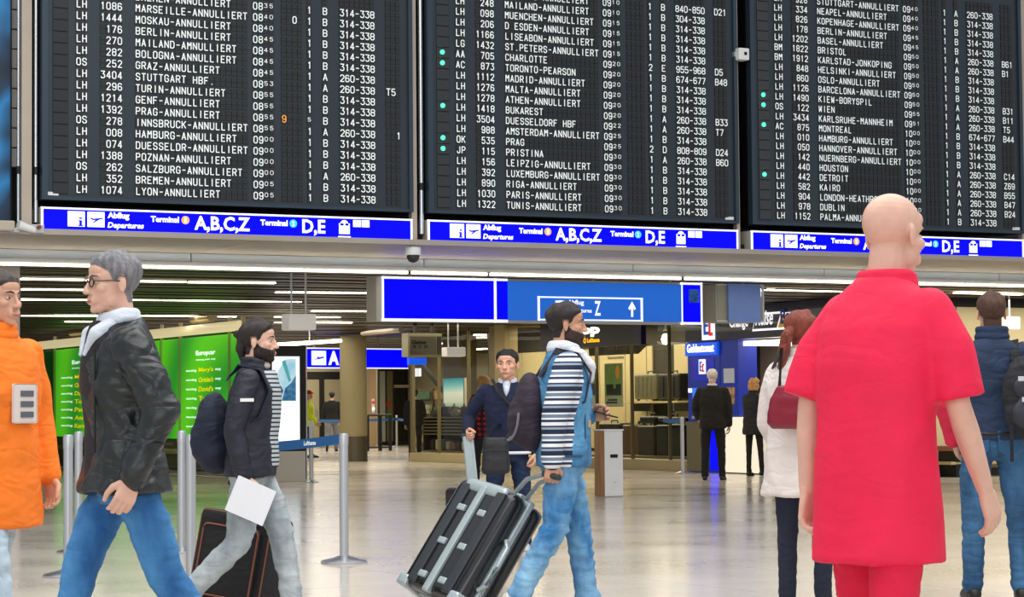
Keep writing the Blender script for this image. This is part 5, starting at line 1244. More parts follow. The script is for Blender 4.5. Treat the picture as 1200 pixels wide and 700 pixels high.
    if hair:
        w = hair_w(HV, hair); V, Q = shell(HVw, HQ, HN @ np.array(hr).T, w, hthick*hs, .3)
        mesh_np('hair', V, Q, mat('hair_' + hcol[1:], hcol, .6, var=.3, vscale=60, bump=.6, bscale=260, stretch=(1, 1, .3)), t)
    if beard:
        w = beard_w(HV, beard[1] if len(beard) > 1 else -.13); V, Q = shell(HVw, HQ, HN @ np.array(hr).T, w, .0032*hs, .4, nf=200)
        mesh_np('beard', V, Q, mat('beard_' + beard[0][1:], beard[0], .8, var=.3, vscale=90, bump=.5, bscale=400), t)
    # trousers
    if bottom:
        bm_, fit, amp = bottom
        T = [warpV(loft([(0, 0, .45*h, .072*h*W_, .056*h*W_), (0, -.005*h, .485*h, .094*h*W_, .067*h*W_), (0, -.004*h, .53*h, .09*h*W_, .062*h*W_), (0, 0, .575*h, .08*h*W_, .055*h*W_)]))]
        for s in (-1, 1):
            hp, k, f = P.legs[s]; f2 = f + (k - f).normalized()*.012
            T += limb([hp + Vector((-s*.004*h, 0, -.03*h)), hp + (k - hp)*.5, k, k + (f2 - k)*.5, f2], [.046*h*fit**.5, .047*h*fit, .038*h*fit, .034*h*fit, .031*h*fit])
            L = legs[0] if s < 0 else legs[1]
            T += [ell(f2 + Vector((0, .006, .004)), (.034*h*fit, .04*h*fit, .03*h))]
        V, Q, N = remesh(T, vox, 3); V = folds(V, N, amp, 20, 2.2, seed=int(loc[0]*7) % 50)
        mesh_np('trousers', V, Q, bm_, t)
    # shoes
    for s, L in ((-1, legs[0]), (1, legs[1])):
        hp, k, f = P.legs[s]; p = L[2]; fw = Vector((s*.12, math.cos(p), -math.sin(p))).normalized(); dn = Vector((0, -math.sin(p), -math.cos(p)))
        S_ = []; q = f + dn*(an - .012)
        base = lambda a, r1, r2, up: ell(q + fw*a*h - dn*up*h, (r1*h, .035*h, r2*h))
        S_ += limb([q + fw*(-.022*h) - dn*.014*h, q + fw*.02*h - dn*.012*h, q + fw*.07*h - dn*.007*h, q + fw*.1*h - dn*.003*h], [.022*h, .024*h, .024*h, .018*h])
        S_ += limb([f - dn*.01*h, q - dn*.01*h], [.026*h, .024*h])
        V, Q, N = remesh(S_, .008 if fine else .014, 2)
        # flatten the sole
        dd = (V - np.array(q)) @ np.array(dn); lim = .011; V = V - np.outer(np.clip(dd - lim, 0, None), np.array(dn))
        ss = (1 if s > 0 else -1)
        mesh_np('shoe', V, Q, mat('shoe_' + shoes[1:], shoes, .45, var=.1), t)
    # tops
    for g in (top or []):
        hem, ease, ez, am = g.get('hem', .48), g.get('ease', .02), g.get('z', 1), g['mat']
        hw = g.get('hemw', 1.0); e = ease
        R = [(0, g.get('yo', 0), hem*h, (.092*h*W_ + e)*hw, (.064*h + e)*hw*g.get('hemd', 1)), (0, 0, min(.55, hem + .06)*h, (.094*h*W_ + e)*(hw + 1)/2, (.064*h + e)*(hw + 1)/2), (0, .002*h, .62*h, .087*h*W_ + e, .06*h + e), (0, .002*h, .7*h, .095*h*W_ + e, .066*h + e),
             (0, 0, .76*h, .1*h*W_ + e*.8, .064*h + e*.8), (0, -.004*h, .8*h, .1*h*W_ + e*.4, .053*h + e*.6), (0, -.006*h, .823*h, .078*h*W_ + e*.3, .048*h + e*.4), (0, -.008*h, .838*h, .055*h*W_ + e*.2, .042*h + e*.3), (0, -.01*h, g.get('neck', .848)*h, .043*h + e*.2, .042*h)]
        if g.get('front'):      # inner shirt pushed forward so it shows in an open jacket
            R = [(0, g['front'], z, rx*g.get('fw', .55), ry) for (_, _, z, rx, ry) in R]
        T = [warpV(loft(R, 30))]
        if g.get('sleeve', 1) > 0 and not g.get('front') and not g.get('nosleeve'):
            for s in (-1, 1):
                S, E, W = arm[s]; r = g.get('sr', .034)*h
                sl = g.get('sleeve', 1)
                if sl >= .99: pts = [S + Vector((-s*(.012*h + (r - .034*h)*.6), 0, -.006*h - max(0, r - .034*h))), S + (E - S)*.5, E, E + (W - E)*.5, W - (W - E).normalized()*.012]; rr = [r*1.04, r, r*.92, r*.84, r*.74]
                else: e2 = S + (E - S)*sl; pts = [S + Vector((-s*(.012*h + (r - .034*h)*.6), 0, -.006*h - max(0, r - .034*h))), S + (e2 - S)*.5, e2]; rr = [r*.98, r*1.02, r*1.08]
                T += limb(pts, rr, True) if sl >= .99 else limb(pts, rr, False) + [ell(pts[0], (rr[0],)*3)]
        V, Q, N = remesh(T, g.get('vox', vox), 3); V = folds(V, N, g.get('amp', .006), g.get('ff', 20), g.get('fz', 1.2), seed=7 + int(abs(loc[0])*3))
        mi = None; ms = am
        if g.get('sleevemat'):
            cx = V[Q].mean(axis=1); ms = [am, g['sleevemat']]; mi = np.zeros(len(Q), int)
            for s in (-1, 1):
                S, E, W = arm[s]
                def dseg(a, b):
                    a = np.array(a); b = np.array(b); ab = b - a; tt = np.clip(((cx - a) @ ab)/(ab @ ab), 0, 1); return np.linalg.norm(cx - a - tt[:, None]*ab, axis=1)
                dm = np.minimum(dseg(S, E), dseg(E, W)); loc_ = (cx - np.array(warp((0, 0, .7*h)))); cut = np.abs(cx[:, 0] - warp((0, 0, .7*h)).x)
                mi[(dm < r*1.45) & (s*(cx[:, 0] - S.x*.86) > 0)] = 1
        mesh_np(g['name'], V, Q, ms, t, mi=mi, label=g.get('label'))
        if g.get('collar'):
            c = g['collar']; c0 = warp((0, -.006*h, .838*h)); C = []
            pts = []
            for i in range(20):
                a = 2*math.pi*i/20; 
                if c.get('gap', 0) and abs((a - math.pi/2 + math.pi) % (2*math.pi) - math.pi) < c['gap']: continue
                pts.append(a)
            pts = sorted(pts, key=lambda a: (a - math.pi/2) % (2*math.pi))
            q = [c0 + Vector((c.get('r', .042)*h*math.cos(a), .9*c.get('r', .042)*h*math.sin(a) + .004*h, c.get('up', .012)*h - .012*h*max(0, math.sin(a)))) for a in pts]
            V, Q, N = remesh(limb(q, [c.get('t', .012)*h]*len(q)) + limb([p + Vector((0, 0, c.get('hh', .012)*h)) for p in q], [c.get('t', .012)*h*.8]*len(q)), .008 if fine else .012, 2)
            mesh_np('collar', V, Q, c['mat'], t)
    return P
def loc_of(px, Z, z=0):
    p = at_depth(px, 480, Z); return Vector((p.x, p.y, z))
def to_local(P, w): return P.root.matrix_basis.inverted() @ Vector(w)
def place_thing(name, label, cat, P, **k):       # a top-level thing carried by a person, in that person's axes
    o = thing(name, label, cat, P.root.location, P.root.rotation_euler.z, **k); return o
def part_np(name, src, vox, m, parent, amp=0.0, it=3, label=None, f=20):
    V, Q, N = remesh(src, vox, it)
    if amp: V = folds(V, N, amp, f)
    return mesh_np(name, V, Q, m, parent, label=label)
# ------------------------------------------------------------------ the people in the photograph
RIGHT, LEFT, AWAY, TOWARD = 0.0, math.pi, math.pi/2, -math.pi/2      # world yaw a person faces
# root yaw: local +y is forward; thing(rz = yaw - 90deg)

# 1 man in the orange jacket, left edge
m_or = cloth('orange_jacket', '#f47a12', .75, .05, .2, 60)
P = person('person in a bright orange jacket and pale jeans, cut off by the left edge', loc_of(-8, 10.0), RIGHT - .5, 1.80, lean=.03, wide=1.12,
    legs=((-.25, .1, .3, .03), (.25, .1, 0, .03)), arms={-1: ('ang', .0, .16, .3, .1), 1: ('ang', -.15, .14, .25, .2)}, hair='short', hcol='#3a332e', bottom=(denim('pale_jeans', '#9db4c4', '#b9ccd8'), 1.05, .006),
    top=[dict(name='jacket', mat=m_or, hem=.375, ease=.04, hemw=1.12, sr=.042, amp=.007, ff=12, collar=dict(mat=m_or, r=.044, t=.014, hh=.02))], shoes='#3a3430')
b = MB(); S, E, W = P.arm[1]; c = (S + (E - S)*.55)
out = Vector((1, 0, 0))
o = MB().box(-.075, .075, -.004, .004, -.085, .085).build('chest_patch', mat('patch_white', '#d9cfc8', .6), P.root, bevel=.01)
def stick(o, P, px, py, Z, tilt=0):
    """put a flat badge on the camera side of a garment: find the cloth surface along the view ray"""
    bpy.context.view_layer.update()
    org = CAMP; d = ray(px, py); best = None; inv = P.root.matrix_world.inverted(); lo = inv @ org; ld = (inv.to_3x3() @ d).normalized()
    for c in P.root.children:
        if c.type != 'MESH' or c == o: continue
        ok, l, n, i = c.ray_cast(lo, ld)
        if ok and (best is None or (l - lo).length < (best[0] - lo).length): best = (l, n)
    if best is None: return False
    l, n = best; y = -Vector((n.x, n.y, 0)).normalized(); x = y.cross(Vector((0, 0, 1))).normalized() ; z = x.cross(y)
    M3 = Matrix((x, y, z)).transposed()
    o.matrix_basis = Matrix.Translation(l + n*.004) @ M3.to_4x4(); return True
stick(o, P, 28, 473, 10)
w = MB(); 
for i in range(3): w.box(-.03 + .0*i, .05, -.008, -.004, -.06 + .045*i, -.035 + .045*i)
w.build('print', mat('patch_grey', '#5a5c66', .6), o)

# 2 striding man in glasses
m_lea = mat('black_leather', '#191f21', .38, bump=.25, bscale=40, var=.15, vscale=5, wr=.4)
P = person('person with grey hair and glasses striding left in dark leather jacket and jeans', loc_of(146, 9.1), LEFT + .42, 1.83, lean=.05, wide=1.06,
    legs=((-.3, .18, .5, .03), (.36, .22, 0, .03)), arms={-1: ('ang', -.32, .2, .72, .1), 1: ('ang', -.15, .12, .25, .05)}, hair='short', hcol='#77767a', brow='#5a5450', headrot=(.1, 0, 0),
    bottom=(denim('mid_jeans', '#1f5a94', '#4a8cc2'), 1.05, .006), skin=m_skin_pale,
    top=[dict(name='sweater', mat=cloth('dark_sweater', '#2a2529', .9), hem=.5, ease=.012, front=.03, fw=.6, amp=.003),
         dict(name='jacket', mat=m_lea, hem=.475, ease=.034, sr=.043, hemw=1.08, hemd=1.12, amp=.013, ff=16, collar=dict(mat=cloth('pale_collar', '#d5dde8', .8), r=.04, t=.014, hh=.012, gap=.3))], shoes='#2a2422')
g = MB()
for s in (-1, 1):
    pts = [P.head((s*.031 + .024*math.cos(a), .093, .003 + .017*math.sin(a))) for a in [2*math.pi*i/16 for i in range(17)]]; g.tube(pts, .0028, 6)
    g.tube([P.head((s*.055, .092, .007)), P.head((s*.078, .03, .009)), P.head((s*.08, -.015, .006))], .0026, 6)
g.tube([P.head((-.008, .096, .006)), P.head((.008, .096, .006))], .0026, 6)
g.build('glasses', mat('glasses_black', '#15151a', .3), P.root, smooth=True)
sc = part_np('shirt_collar', limb([P.warp((-.06, .01, 1.55)), P.warp((-.06, .1, 1.5)), P.warp((-.03, .145, 1.42))], [.028, .032, .012]) + limb([P.warp((.06, .01, 1.55)), P.warp((.06, .1, 1.5)), P.warp((.03, .145, 1.42))], [.028, .032, .012]), .008, MATS['pale_collar'], P.root)

for px_, py_, w_, h_, nm in ((112, 470, .003, .2, 'zip_line'), (190, 520, .06, .004, 'pocket_seam'), (183, 405, .004, .08, 'shoulder_seam')):
    o = MB().box(-w_, w_, -.002, .002, -h_/1, h_/1).build(nm, mat('leather_seam', '#0c0f10', .5), P.root)
    if not stick(o, P, px_, py_, 9): bpy.data.objects.remove(o)
# 3 bearded man with hair bun, black suitcase, paper
m_nj = cloth('dark_windbreaker', '#1a1d2a', .6, .15, .25, 50)
rt = loc_of(294, 12.6)
P = person('person with beard and hair bun in dark jacket, striped shirt and pale grey jeans', rt, RIGHT - .12, 1.69, lean=.05,
    legs=((.36, .2, 0, .02), (-.1, .3, .75, .02)), arms={1: ('ang', -.22, .12, .42, .1), -1: ('ang', -.35, .16, .15, -.1)}, hands=(.9, .6), hair='short', hcol='#241a18', hthick=.016, headrot=(0, .02, 0),
    beard=('#2b201c', -.14), bottom=(denim('grey_jeans', '#7f8b91', '#b7c0c4'), 1.14, .007), skin=m_skin_pale,
    top=[dict(name='shirt', mat=stripe_mat('striped_shirt', [(0, '#b4bcc0'), (.62, '#1f232b')], 'Z', 42), hem=.52, ease=.008, front=.038, fw=.62, amp=.002, neck=.835),
         dict(name='jacket', mat=m_nj, hem=.49, ease=.028, sr=.038, amp=.008, ff=16, collar=dict(mat=m_nj, r=.043, t=.012, hh=.022, gap=.5, up=.008))], shoes='#6a625c')
P3 = P
part_np('hair_bun', [ell(P.head((0, -.125, .045)), (.028, .026, .024))] + limb([P.head((0, -.09, .04)), P.head((0, -.12, .045))], [.025, .018]) + limb([P.head((0, -.09, .0)), P.head((.01, -.105, -.04)), P.head((0, -.1, -.09))], [.04, .03, .018]), .006, MATS['hair_241a18'], P.root, .002, f=90)
part_np('neck_scarf', limb([P.head((-.03, .0, -.15)), P.head((0, .04, -.14)), P.head((.045, .005, -.15)), P.head((.03, -.05, -.15))], [.024, .026, .026, .022]), .008, cloth('beige_scarf', '#b9aca2', .9), P.root, .003)
lo = MB().box(-.06, .06, -.003, .003, -.012, .012).build('white_sleeve_stripe', m_white, P.root); stick(lo, P, 263, 485, 12)
lo = MB().box(-.04, .04, -.003, .003, -.009, .009).build('chest_stripe', m_white, P.root); stick(lo, P, 289, 469, 12)
part_np('cuff', limb([P.arm[1][2] - (P.arm[1][2] - P.arm[1][1]).normalized()*.05, P.arm[1][2] - (P.arm[1][2] - P.arm[1][1]).normalized()*.005], [.033, .03]), .007, cloth('grey_cuff', '#9a9c9c', .9), P.root)
W, d, y = P.hand[1]
t = place_thing('paper_sheet', 'folded white paper held in the bearded man\'s hand', 'paper', P)
pm = MB(); c = W + d*.085
pa_ = Vector((0, .8, -.35)).normalized(); pb_ = Vector((0, .35, .8)).normalized(); n_ = Vector((1, 0, 0))
for k_, off_ in ((0, .035), (1, .045)):
    vs = []
    for u in range(5):
        for v in range(5): vs.append(c + n_*(off_ + .006*math.sin(u*1.3 + k_) + .004*v) + pa_*(-.07 + .055*u + .006*k_) + pb_*(-.13 + .05*v))
    pm.add(vs, [(u*5+v, u*5+v+1, (u+1)*5+v+1, (u+1)*5+v) for u in range(4) for v in range(4)])
o = pm.build('sheets', mat('paper_white', '#eceef4', .7), t); so = o.modifiers.new('t', 'SOLIDIFY'); so.thickness = .002
# his rucksack
t = place_thing('backpack', 'dark navy rucksack on the bearded man\'s back', 'backpack', P)
lw = P.warp
m_navyb = cloth('navy_rucksack', '#161c33', .8)
part_np('bag', [ell(lw((0, -.21, 1.1)), (.15, .1, .19)), ell(lw((0, -.25, 1.02)), (.13, .09, .14)), ell(lw((0, -.2, .96)), (.14, .1, .12))], .012, m_navyb, t, .006)
st_ = MB()
for s in (-1, 1): st_.ribbon([lw((s*.11, -.13, 1.35)), lw((s*.12, -.06, 1.43)), lw((s*.12, .06, 1.41)), lw((s*.13, .125, 1.3)), lw((s*.15, .08, 1.15)), lw((s*.15, -.1, 1.05))], .05, .01, (0, 1, .5))
st_.build('shoulder_straps', m_navyb, t, bevel=.002)

m_dgrey_ = mat('zip_grey', '#3a3c40', .4, .4)
# 4 man in navy sweater facing the camera
m_nv = cloth('navy_sweater', '#131b38', .9)
hp_ = at_depth(548, 502, 18.3)
P = person('person with short black hair in a navy sweater facing us, holding a suitcase handle', loc_of(595, 18.8), TOWARD - .1, 1.63, lean=0, wide=1.08,
    legs=((-.05, .1, 0, .06), (.22, .15, 0, .05)), arms={1: ('ik', (.31, .16, .97), (.4, -1, -.2)), -1: ('ang', -.1, .15, .3, .1)}, hands=(.5, .9), hair='short', hcol='#0f0d0d', brow='#15100e', headrot=(-.12, 0, 0), headsc=1.08, facew=1.13,
    bottom=(denim('dark_jeans', '#101d38', '#1d3357'), 1.08, .006), skin=mat('skin_light', '#d9a48a', .5, var=.04, vscale=20),
    top=[dict(name='sweater', mat=m_nv, hem=.5, ease=.022, sr=.037, amp=.006, collar=dict(mat=cloth('light_shirt', '#c9cfdc', .8), r=.04, t=.01, hh=.01, gap=.4))], shoes='#c9c9c9')
P4 = P
part_np('shirt_hem', [(lambda V, F: (np.array([tuple(P.warp(p)) for p in V]), F))(*loft([(0, 0, .485*P.h, .125*P.h, .088*P.h), (0, 0, .5*P.h, .125*P.h, .088*P.h)]))], .012, mat('white_cotton', '#e4e6ea', .8), P.root)
part_np('shirt_front', limb([P.warp((0, .055, .832*P.h)), P.warp((0, .095, .8*P.h)), P.warp((0, .112, .775*P.h))], [.036, .024, .006]), .008, MATS['light_shirt'], P.root)
t = place_thing('shoulder_bag', 'small black leather bag hanging at the navy sweater man\'s hip', 'bag', P)
c = to_local(P, at_depth(581, 532, 18.22))
part_np('pouch', [(lambda q: (q[0], q[1]))(loft([(c.x, c.y, c.z - .16, .1, .035), (c.x, c.y, c.z - .13, .115, .045), (c.x, c.y, c.z + .08, .1, .04), (c.x, c.y, c.z + .13, .09, .03)], 24, 4))], .009, mat('bag_leather', '#15161b', .45, bump=.2, bscale=60), t, .002)
MB().ribbon([c + Vector((-.09, .0, .12)), P.warp((-.1, .15, 1.12)), P.warp((.06, .16, 1.3)), P.warp((.12, .05, 1.40)), P.warp((.12, -.06, 1.38)), P.warp((0, -.16, 1.1)), c + Vector((.09, -.01, .12))], .025, .006, (0, 1, .3)).build('strap', m_black, t)
MB().box(c.x - .1, c.x + .1, c.y + .04, c.y + .05, c.z + .025, c.z + .03).build('zip', m_dgrey_, t)

# 5 man in the denim jacket
kn = [(0, '#e8eaee'), (.16, '#1b2c4a'), (.28, '#e8eaee'), (.36, '#6f7f94'), (.52, '#e8eaee'), (.6, '#14213a'), (.82, '#8fa2b8'), (.92, '#1b2c4a')]
m_kn = stripe_mat('knit_sleeve', kn, 'Z', 8.5)
m_dv = denim('denim_vest', '#27608f', '#5795bf', 6)
P = person('person with dark beard in a denim vest with white fleece collar and striped sleeves', loc_of(660, 12.95), RIGHT + .08, 1.765, lean=.02, wide=1.12,
    legs=((.2, .08, 0, .04), (-.14, .2, .35, .04)), arms={1: ('ik', (.26, -.1, .80), (.1, -1, -.1)), -1: ('ik', (-.2, .17, 1.11), (-.6, -1, -.4)), ('h', -1): ((.3, .95, .12), (.2, 0, 1), (1, 0, 0))}, hands=(.55, .95), hair='short', hcol='#1f1816', hthick=.014,
    beard=('#3a2822', -.14), headrot=(-.05, .0, 0), bottom=(denim('light_jeans', '#2f74ac', '#8abada', 6), 1.16, .010), skin=m_skin_tan,
    top=[dict(name='denim_vest', mat=m_dv, sleevemat=m_kn, hem=.475, ease=.04, sr=.046, amp=.007, ff=14, collar=dict(mat=cloth('white_fleece', '#dfe4ea', .95, .05, .8, 120), r=.043, t=.018, hh=.012, gap=.3))], shoes='#cfcac2')
P5 = P
part_np('fleece_lapel', limb([P.warp((.07, -.01, 1.495)), P.warp((.085, .08, 1.465)), P.warp((.08, .135, 1.40)), P.warp((.05, .15, 1.32))], [.03, .036, .036, .014]) + limb([P.warp((-.07, -.01, 1.495)), P.warp((-.085, .08, 1.465)), P.warp((-.08, .135, 1.40)), P.warp((-.05, .15, 1.32))], [.03, .036, .036, .014]), .009, MATS['white_fleece'], P.root, .003, f=70)
for s in (1, -1):
    a, b_ = P.arm[s][2] - (P.arm[s][2] - P.arm[s][1]).normalized()*.075, P.arm[s][2] - (P.arm[s][2] - P.arm[s][1]).normalized()*.005
    part_np('cuff', limb([a, b_], [.04, .036]), .008, cloth('blue_cuff', '#16305a', .9), P.root, .002)
W, d, y = P.hand[-1]
t = place_thing('mobile_phone', 'dark phone in the raised hand of the denim man', 'phone', P)
MB().box(-.035, .035, -.004, .004, -.07, .07).xf(Matrix.Translation(W + d*.1 + y*.03) @ Matrix.Rotation(1.3, 4, 'X')).build('case', m_black, t, bevel=.004)
t = place_thing('backpack', 'dark maroon rucksack with grey piping behind the denim man\'s shoulder', 'backpack', P)
m_mar = cloth('maroon_rucksack', '#2c2230', .8); lw = P.warp
part_np('bag', [ell(lw((0, -.19, 1.17)), (.16, .09, .2)), ell(lw((0, -.22, 1.1)), (.14, .1, .16)), ell(lw((0, -.18, 1.04)), (.15, .08, .12))], .012, m_mar, t, .005)
pts = [lw((.02 + .115*math.cos(a)*1.0, -.315 + .05*abs(math.cos(a)), 1.14 + .15*math.sin(a))) for a in [math.pi*(1 + i/14) for i in range(15)]]
MB().tube(pts, .008, 6).build('piping', mat('grey_piping', '#77727c', .6), t)
st_ = MB()
for s in (-1, 1): st_.ribbon([lw((s*.11, -.15, 1.34)), lw((s*.13, -.05, 1.485)), lw((s*.14, .06, 1.47)), lw((s*.15, .135, 1.36)), lw((s*.18, .1, 1.2)), lw((s*.16, -.12, 1.12))], .045, .01, (0, 1, .5))
st_.build('shoulder_straps', m_mar, t, bevel=.002)

for px_, py_, w_, h_, nm in ((682, 425, .03, .004, 'pocket_flap'), (685, 500, .004, .07, 'vest_seam'), (672, 535, .05, .006, 'waistband_seam')):
    o = MB().box(-w_, w_, -.003, .003, -h_, h_).build(nm, mat('denim_stitch', '#1d4a70', .8), P.root)
    if not stick(o, P, px_, py_, 13): bpy.data.objects.remove(o)
o = MB().box(-.018, .018, -.003, .003, -.02, .02).build('leather_patch', mat('tan_patch', '#b89a78', .7), P.root)
if not stick(o, P, 690, 497, 13): bpy.data.objects.remove(o)
# 6 white haired man at the cash machine
m_ch = cloth('charcoal_coat', '#1b1716', .9)
P = person('person with white hair in a dark jacket, seen from behind at the cash machine', loc_of(835, 36.6), AWAY - .2, 1.77, lean=0, wide=1.1, fine=False,
    legs=((-.02, .03, 0, .05), (.05, .05, 0, .06)), arms={-1: ('ang', .1, .2, .9, .1), 1: ('ang', 0, .14, .2, .05)}, hair='short', hcol='#d9d4cc', bottom=(cloth('black_trousers', '#141215', .9), 1.05, .006),
    top=[dict(name='jacket', mat=m_ch, hem=.46, ease=.03, sr=.04, amp=.006, collar=dict(mat=mat('white_shirt_collar', '#dcdcdc', .8), r=.038, t=.008, hh=.012))], shoes='#141212')
# 7 blonde woman
P = person('person with blonde hair in a black coat and ankle boots before the bright counter', loc_of(883, 38.6), RIGHT + .9, 1.64, fem=True, fine=False, lean=.03,
    legs=((.0, .03, .0, .03), (.28, .2, 0, .03)), arms={-1: ('ang', .3, .1, 1.2, .1), 1: ('ang', .25, .1, 1.3, .1)}, hair='short', hcol='#c8945a', hthick=.03, bottom=(cloth('black_leggings', '#1b1512', .9), .85, .004),
    top=[dict(name='coat', mat=cloth('black_coat', '#15161c', .8), hem=.42, ease=.035, hemw=1.1, sr=.038, amp=.006, collar=dict(mat=cloth('black_coat', '#15161c', .8), r=.04, t=.014, hh=.015))], shoes='#0e0c0c')
part_np('hair_bob', [ell(P.head((0, -.02, -.01)), (.1, .1, .1)), ell(P.head((0, -.03, -.06)), (.095, .08, .05))], .012, MATS['hair_c8945a'], P.root, .004, f=60)

# 8 man in the red polo shirt
m_red = cloth('red_polo', '#ea0c46', .7, .04, .25, 300, wr=.08)
P = person('person with bald head in a red polo shirt and red trousers, large, from behind', loc_of(1026, 7.05), AWAY - .75, 1.82, lean=.14, wide=.93, headsc=1.05,
    legs=((.15, .1, 0, .05), (-.2, .15, .4, .05)), arms={-1: ('ang', -.2, .2, .15, .05), 1: ('ang', .08, .14, .3, -.05)}, hands=(.45, .3), headrot=(-.1, -.02, 0), brow='#b08a70',
    bottom=(cloth('red_trousers', '#d80a3e', .8, .06, .2, 120), 1.02, .005), skin=m_skin_pale,
    top=[dict(name='polo_shirt', mat=m_red, hem=.375, ease=.042, hemw=1.04, hemd=1.05, sleeve=.95, sr=.046, amp=.009, ff=9, fz=.6, collar=dict(mat=m_red, r=.043, t=.013, hh=.014, up=.006))], shoes='#3a3434')
w = hair_w(head(False, True)[0], 'bald')
# 9 woman in the white coat
m_wc = cloth('cream_coat', '#ddd2cc', .8, .05, .2, 80)
P = person('person with reddish ponytail in a cream coat just left of the red shirt', loc_of(940, 12.4), AWAY - .55, 1.68, fem=True, lean=0.0,
    legs=((.0, .03, 0, .02), (.05, .05, 0, .02)), arms={-1: ('ang', .1, .14, .5, .15), 1: ('ang', .1, .12, .9, .2)}, hair='short', hcol='#7a3423', hthick=.016, headrot=(-.2, 0, 0), brow='#6a3a28',
    bottom=(cloth('dark_blue_trousers', '#1b2032', .9), .9, .005), skin=m_skin_pale,
    top=[dict(name='coat', mat=m_wc, hem=.40, ease=.04, hemw=1.22, sr=.04, amp=.009, ff=13, collar=dict(mat=m_wc, r=.042, t=.014, hh=.012))], shoes='#1a1616')
part_np('ponytail', limb([P.head((0, -.1, .02)), P.head((-.01, -.135, -.02)), P.head((-.03, -.14, -.11)), P.head((-.05, -.135, -.2)), P.head((-.07, -.13, -.26))], [.026, .034, .032, .024, .008]), .006, MATS['hair_7a3423'], P.root, .003, f=70)
t = place_thing('handbag', 'dark red glossy handbag under the arm of the cream coat woman', 'handbag', P)
c = to_local(P, at_depth(938, 476, 12.15))
part_np('bag_body', [loft([(c.x, c.y, c.z - .12, .16, .05), (c.x, c.y, c.z - .09, .19, .07), (c.x, c.y, c.z + .04, .17, .06), (c.x, c.y, c.z + .11, .13, .035)], 24, 3)], .009, mat('red_leather', '#7c0f28', .3, bump=.15, bscale=50), t, .003)
MB().tube([c + Vector((-.12, 0, .09)), c + Vector((-.1, -.01, .3)), P.warp((-.14, -.06, 1.36)), P.warp((-.13, .02, 1.4)), c + Vector((.12, 0, .09))], .01, 8).build('strap', mat('strap_black', '#14141c', .4), t, smooth=True)

# 10 man at the right with navy jacket and rucksack
m_nj2 = cloth('navy_jacket', '#172a48', .8, .1, .25, 90)
m_rs = cloth('red_sleeve', '#c8153f', .75, .06, .25, 90)
P = person('person with short brown hair in navy jacket with red sleeve, standing at the right', loc_of(1164, 13.7), AWAY - .05, 1.83, lean=0, wide=1.06,
    legs=((.0, .0, 0, .06), (-.0, .02, 0, .07)), arms={-1: ('ang', -.12, .26, .55, .35), 1: ('ang', -.1, .2, .5, .2)}, hair='short', hcol='#4a2c1e', headrot=(.03, 0, 0),
    bottom=(denim('blue_jeans', '#1e4468', '#3c6c94', 7), 1.06, .007), skin=m_skin,
    top=[dict(name='jacket', mat=m_nj2, sleevemat=m_rs, hem=.515, ease=.03, sr=.04, amp=.006, collar=dict(mat=m_nj2, r=.044, t=.014, hh=.024))], shoes='#1c1815')
seam = MB()
lw = P.warp
for s in (-1, 1):
    hp, k, f = P.legs[s]
m_j2 = mat('pocket_denim', '#2a567e', .85, bump=.4, bscale=220)
for s in (-1, 1): 
    o = MB().prism([(-.065, .07), (-.06, -.05), (0, -.085), (.06, -.05), (.065, .07)], -.004, .0).build('back_pocket', m_j2, P.root); stick(o, P, 1164 + s*17, 519, 13)
MB().tube([lw((-.11, -.125, .985)), lw((-.05, -.14, .98)), lw((.05, -.14, .98)), lw((.11, -.125, .985))], .012, 6).build('belt', m_black, P.root)
t = place_thing('backpack', 'black rucksack with buckles hanging on one shoulder at the right edge', 'backpack', P)
m_bb = cloth('black_rucksack', '#14151c', .8)
part_np('bag', [ell(lw((.16, -.24, 1.22)), (.15, .1, .2)), ell(lw((.17, -.27, 1.1)), (.15, .1, .16)), ell(lw((.16, -.22, 1.34)), (.11, .07, .1))], .012, m_bb, t, .006)
part_np('front_pocket', [ell(lw((.15, -.35, 1.1)), (.1, .05, .1)), ell(lw((.15, -.34, 1.25)), (.09, .04, .07))], .01, mat('rucksack_grey', '#23252e', .6), t, .003)
sb = MB()
sb.ribbon([lw((.12, -.16, 1.36)), lw((.115, -.12, 1.46)), lw((.12, -.04, 1.53)), lw((.13, .08, 1.46)), lw((.15, .12, 1.3))], .06, .012, (0, 1, .3)).build('shoulder_strap', m_bb, t, bevel=.002)
for (x, z) in ((.1, 1.3), (.12, 1.18), (.17, 1.33)):
    MB().box(-.018, .018, -.006, .006, -.014, .014).xf(Matrix.Translation(lw((x, -.4, z)))).build('buckle', m_alu, t, bevel=.003)
MB().ribbon([lw((.06, -.3, 1.12)), lw((.05, -.33, .95)), lw((.055, -.3, .82))], .02, .004, (0, 1, 0)).build('loose_strap', m_bb, t)

# 11-14 small figures far away
P = person('person in a black top and grey trousers walking off in the far corridor', loc_of(389, 66), AWAY, 1.72, fine=False, lean=.03, legs=((-.3, .5, .8, .03), (.12, .05, 0, .03)), arms={-1: ('ang', .05, .14, .4, .1), 1: ('ang', .05, .14, .4, .1)}, hair='short', hcol='#17120f',
    bottom=(cloth('grey_trousers', '#6c6f78', .9), 1.05, .005), top=[dict(name='sweater', mat=cloth('black_sweater', '#121114', .9), hem=.48, ease=.025, sr=.038, amp=.005)], shoes='#141212')
P = person('person in a neon yellow safety jacket and red cap, half hidden by the ad totem', loc_of(361, 57), RIGHT, 1.68, fine=False, legs=((.1, .05, 0, .03), (-.1, .05, 0, .03)), arms={-1: ('ang', .1, .14, .6, .1), 1: ('ang', .1, .14, .6, .1)}, hair='short', hcol='#8a1f1c',
    bottom=(cloth('dark_work_trousers', '#22252c', .9), 1.05, .005), top=[dict(name='safety_jacket', mat=mat('neon_yellow', '#d4ee1c', .8), hem=.46, ease=.035, sr=.042, amp=.006)])
